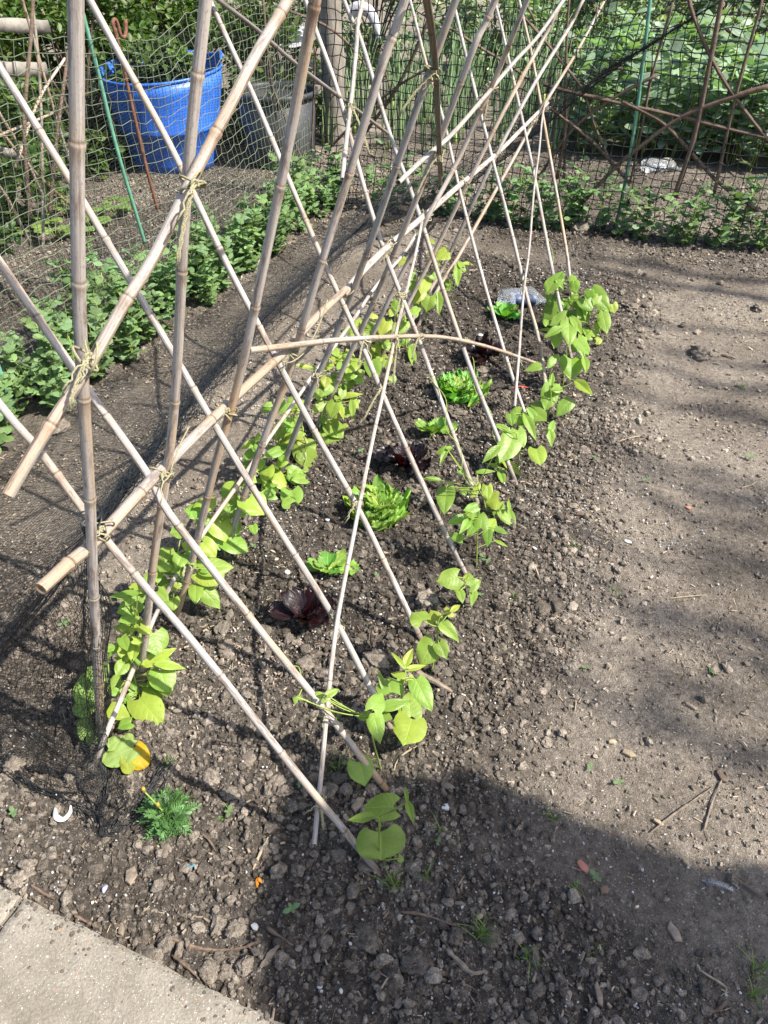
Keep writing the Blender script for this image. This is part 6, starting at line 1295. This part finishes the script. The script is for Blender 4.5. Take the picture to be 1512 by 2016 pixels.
base = ns(7.6, 1.6); base[2] = 0; root = empty('tall_tree', base, 'taller thinly leaved tree outside the picture on the right, streaking the path with shade', 'tree'); sb, fb = MB(), MB(); hub = base + UP * 5.2
tube(sb, smooth_path([base - UP * .1, base + UP * 1.8 + NV * .05, hub], .1), .10, 12)
BRN = [([(1101, 867), (1208, 887), (1308, 914), (1441, 941), (1560, 985)], 26), ([(1195, 914), (1298, 944), (1408, 971), (1470, 980), (1560, 1000)], 30), ([(1208, 707), (1308, 727), (1408, 748), (1560, 770)], 30), ([(1150, 528), (1300, 548), (1420, 570), (1560, 600)], 58), ([(1130, 505), (1290, 515), (1420, 545), (1560, 560)], 36), ([(1425, 800), (1470, 815), (1560, 840)], 60),
 ([(1380, 1090), (1440, 1100), (1560, 1105)], 70), ([(1155, 1155), (1268, 1191), (1425, 1228), (1560, 1258)], 36), ([(1208, 1221), (1341, 1265), (1458, 1293), (1560, 1310)], 36), ([(1028, 1301), (1141, 1355), (1195, 1385), (1290, 1440)], 30), ([(1255, 1391), (1341, 1436), (1430, 1460), (1560, 1490)], 62), ([(1300, 690), (1430, 712), (1560, 722)], 22), ([(660, 1020), (760, 1060), (880, 1110)], 18), ([(1130, 930), (1250, 962), (1400, 1010), (1560, 1050)], 22), ([(1180, 760), (1290, 790), (1420, 800), (1560, 830)], 20), ([(1100, 1250), (1250, 1300), (1400, 1345), (1560, 1390)], 22), ([(1160, 620), (1300, 640), (1430, 650), (1560, 668)], 20), ([(1010, 1020), (1080, 1035), (1150, 1060)], 18)]
for q, wpx in BRN:
    T_ = R.uniform(8.6, 10.2); Q = [on_z(*z) + SUN * (T_ + R.uniform(-.15, .15)) for z in q]; Q2 = smooth_path(Q, .05); Q2 = Q2 + np.stack([.03 * np.sin(np.arange(len(Q2)) * .31 + k_ * 2) for k_ in range(3)], 1); rr = min(wpx, 36) * .5 * mpp(on_z(*q[1])) * .78; tube(sb, Q2, np.linspace(rr * .5, rr, len(Q2)), 7); tube(sb, smooth_path([hub, (hub + Q[-1]) / 2 + UP * .25, Q[-1]], .15), rr, 7)
    m = int(len(Q2) * wpx * .07)
    for _ in range(m):
        p_ = Q2[R.randrange(len(Q2))] + np.array([R.gauss(0, 1), R.gauss(0, 1), R.gauss(0, 1)]) * wpx * .42 * mpp(on_z(*q[1])); d = unit([R.gauss(0, 1), R.gauss(0, 1), R.gauss(0, 1)]); sd_ = unit(np.cross(d, [R.gauss(0, 1), R.gauss(0, 1), R.gauss(0, 1)])); l_ = R.uniform(.04, .075)
        fb.add([p_, p_ + d * l_ * .5 + sd_ * l_ * .3, p_ + d * l_, p_ + d * l_ * .5 - sd_ * l_ * .3], None, [(0, 1, 2, 3)], None, (R.uniform(.7, 1.3),) * 3)
sb.build('trunk', BARK, root); fb.build('crown', SHRUB, root)
for o in scene.objects:
    if '_used' in o: del o['_used']
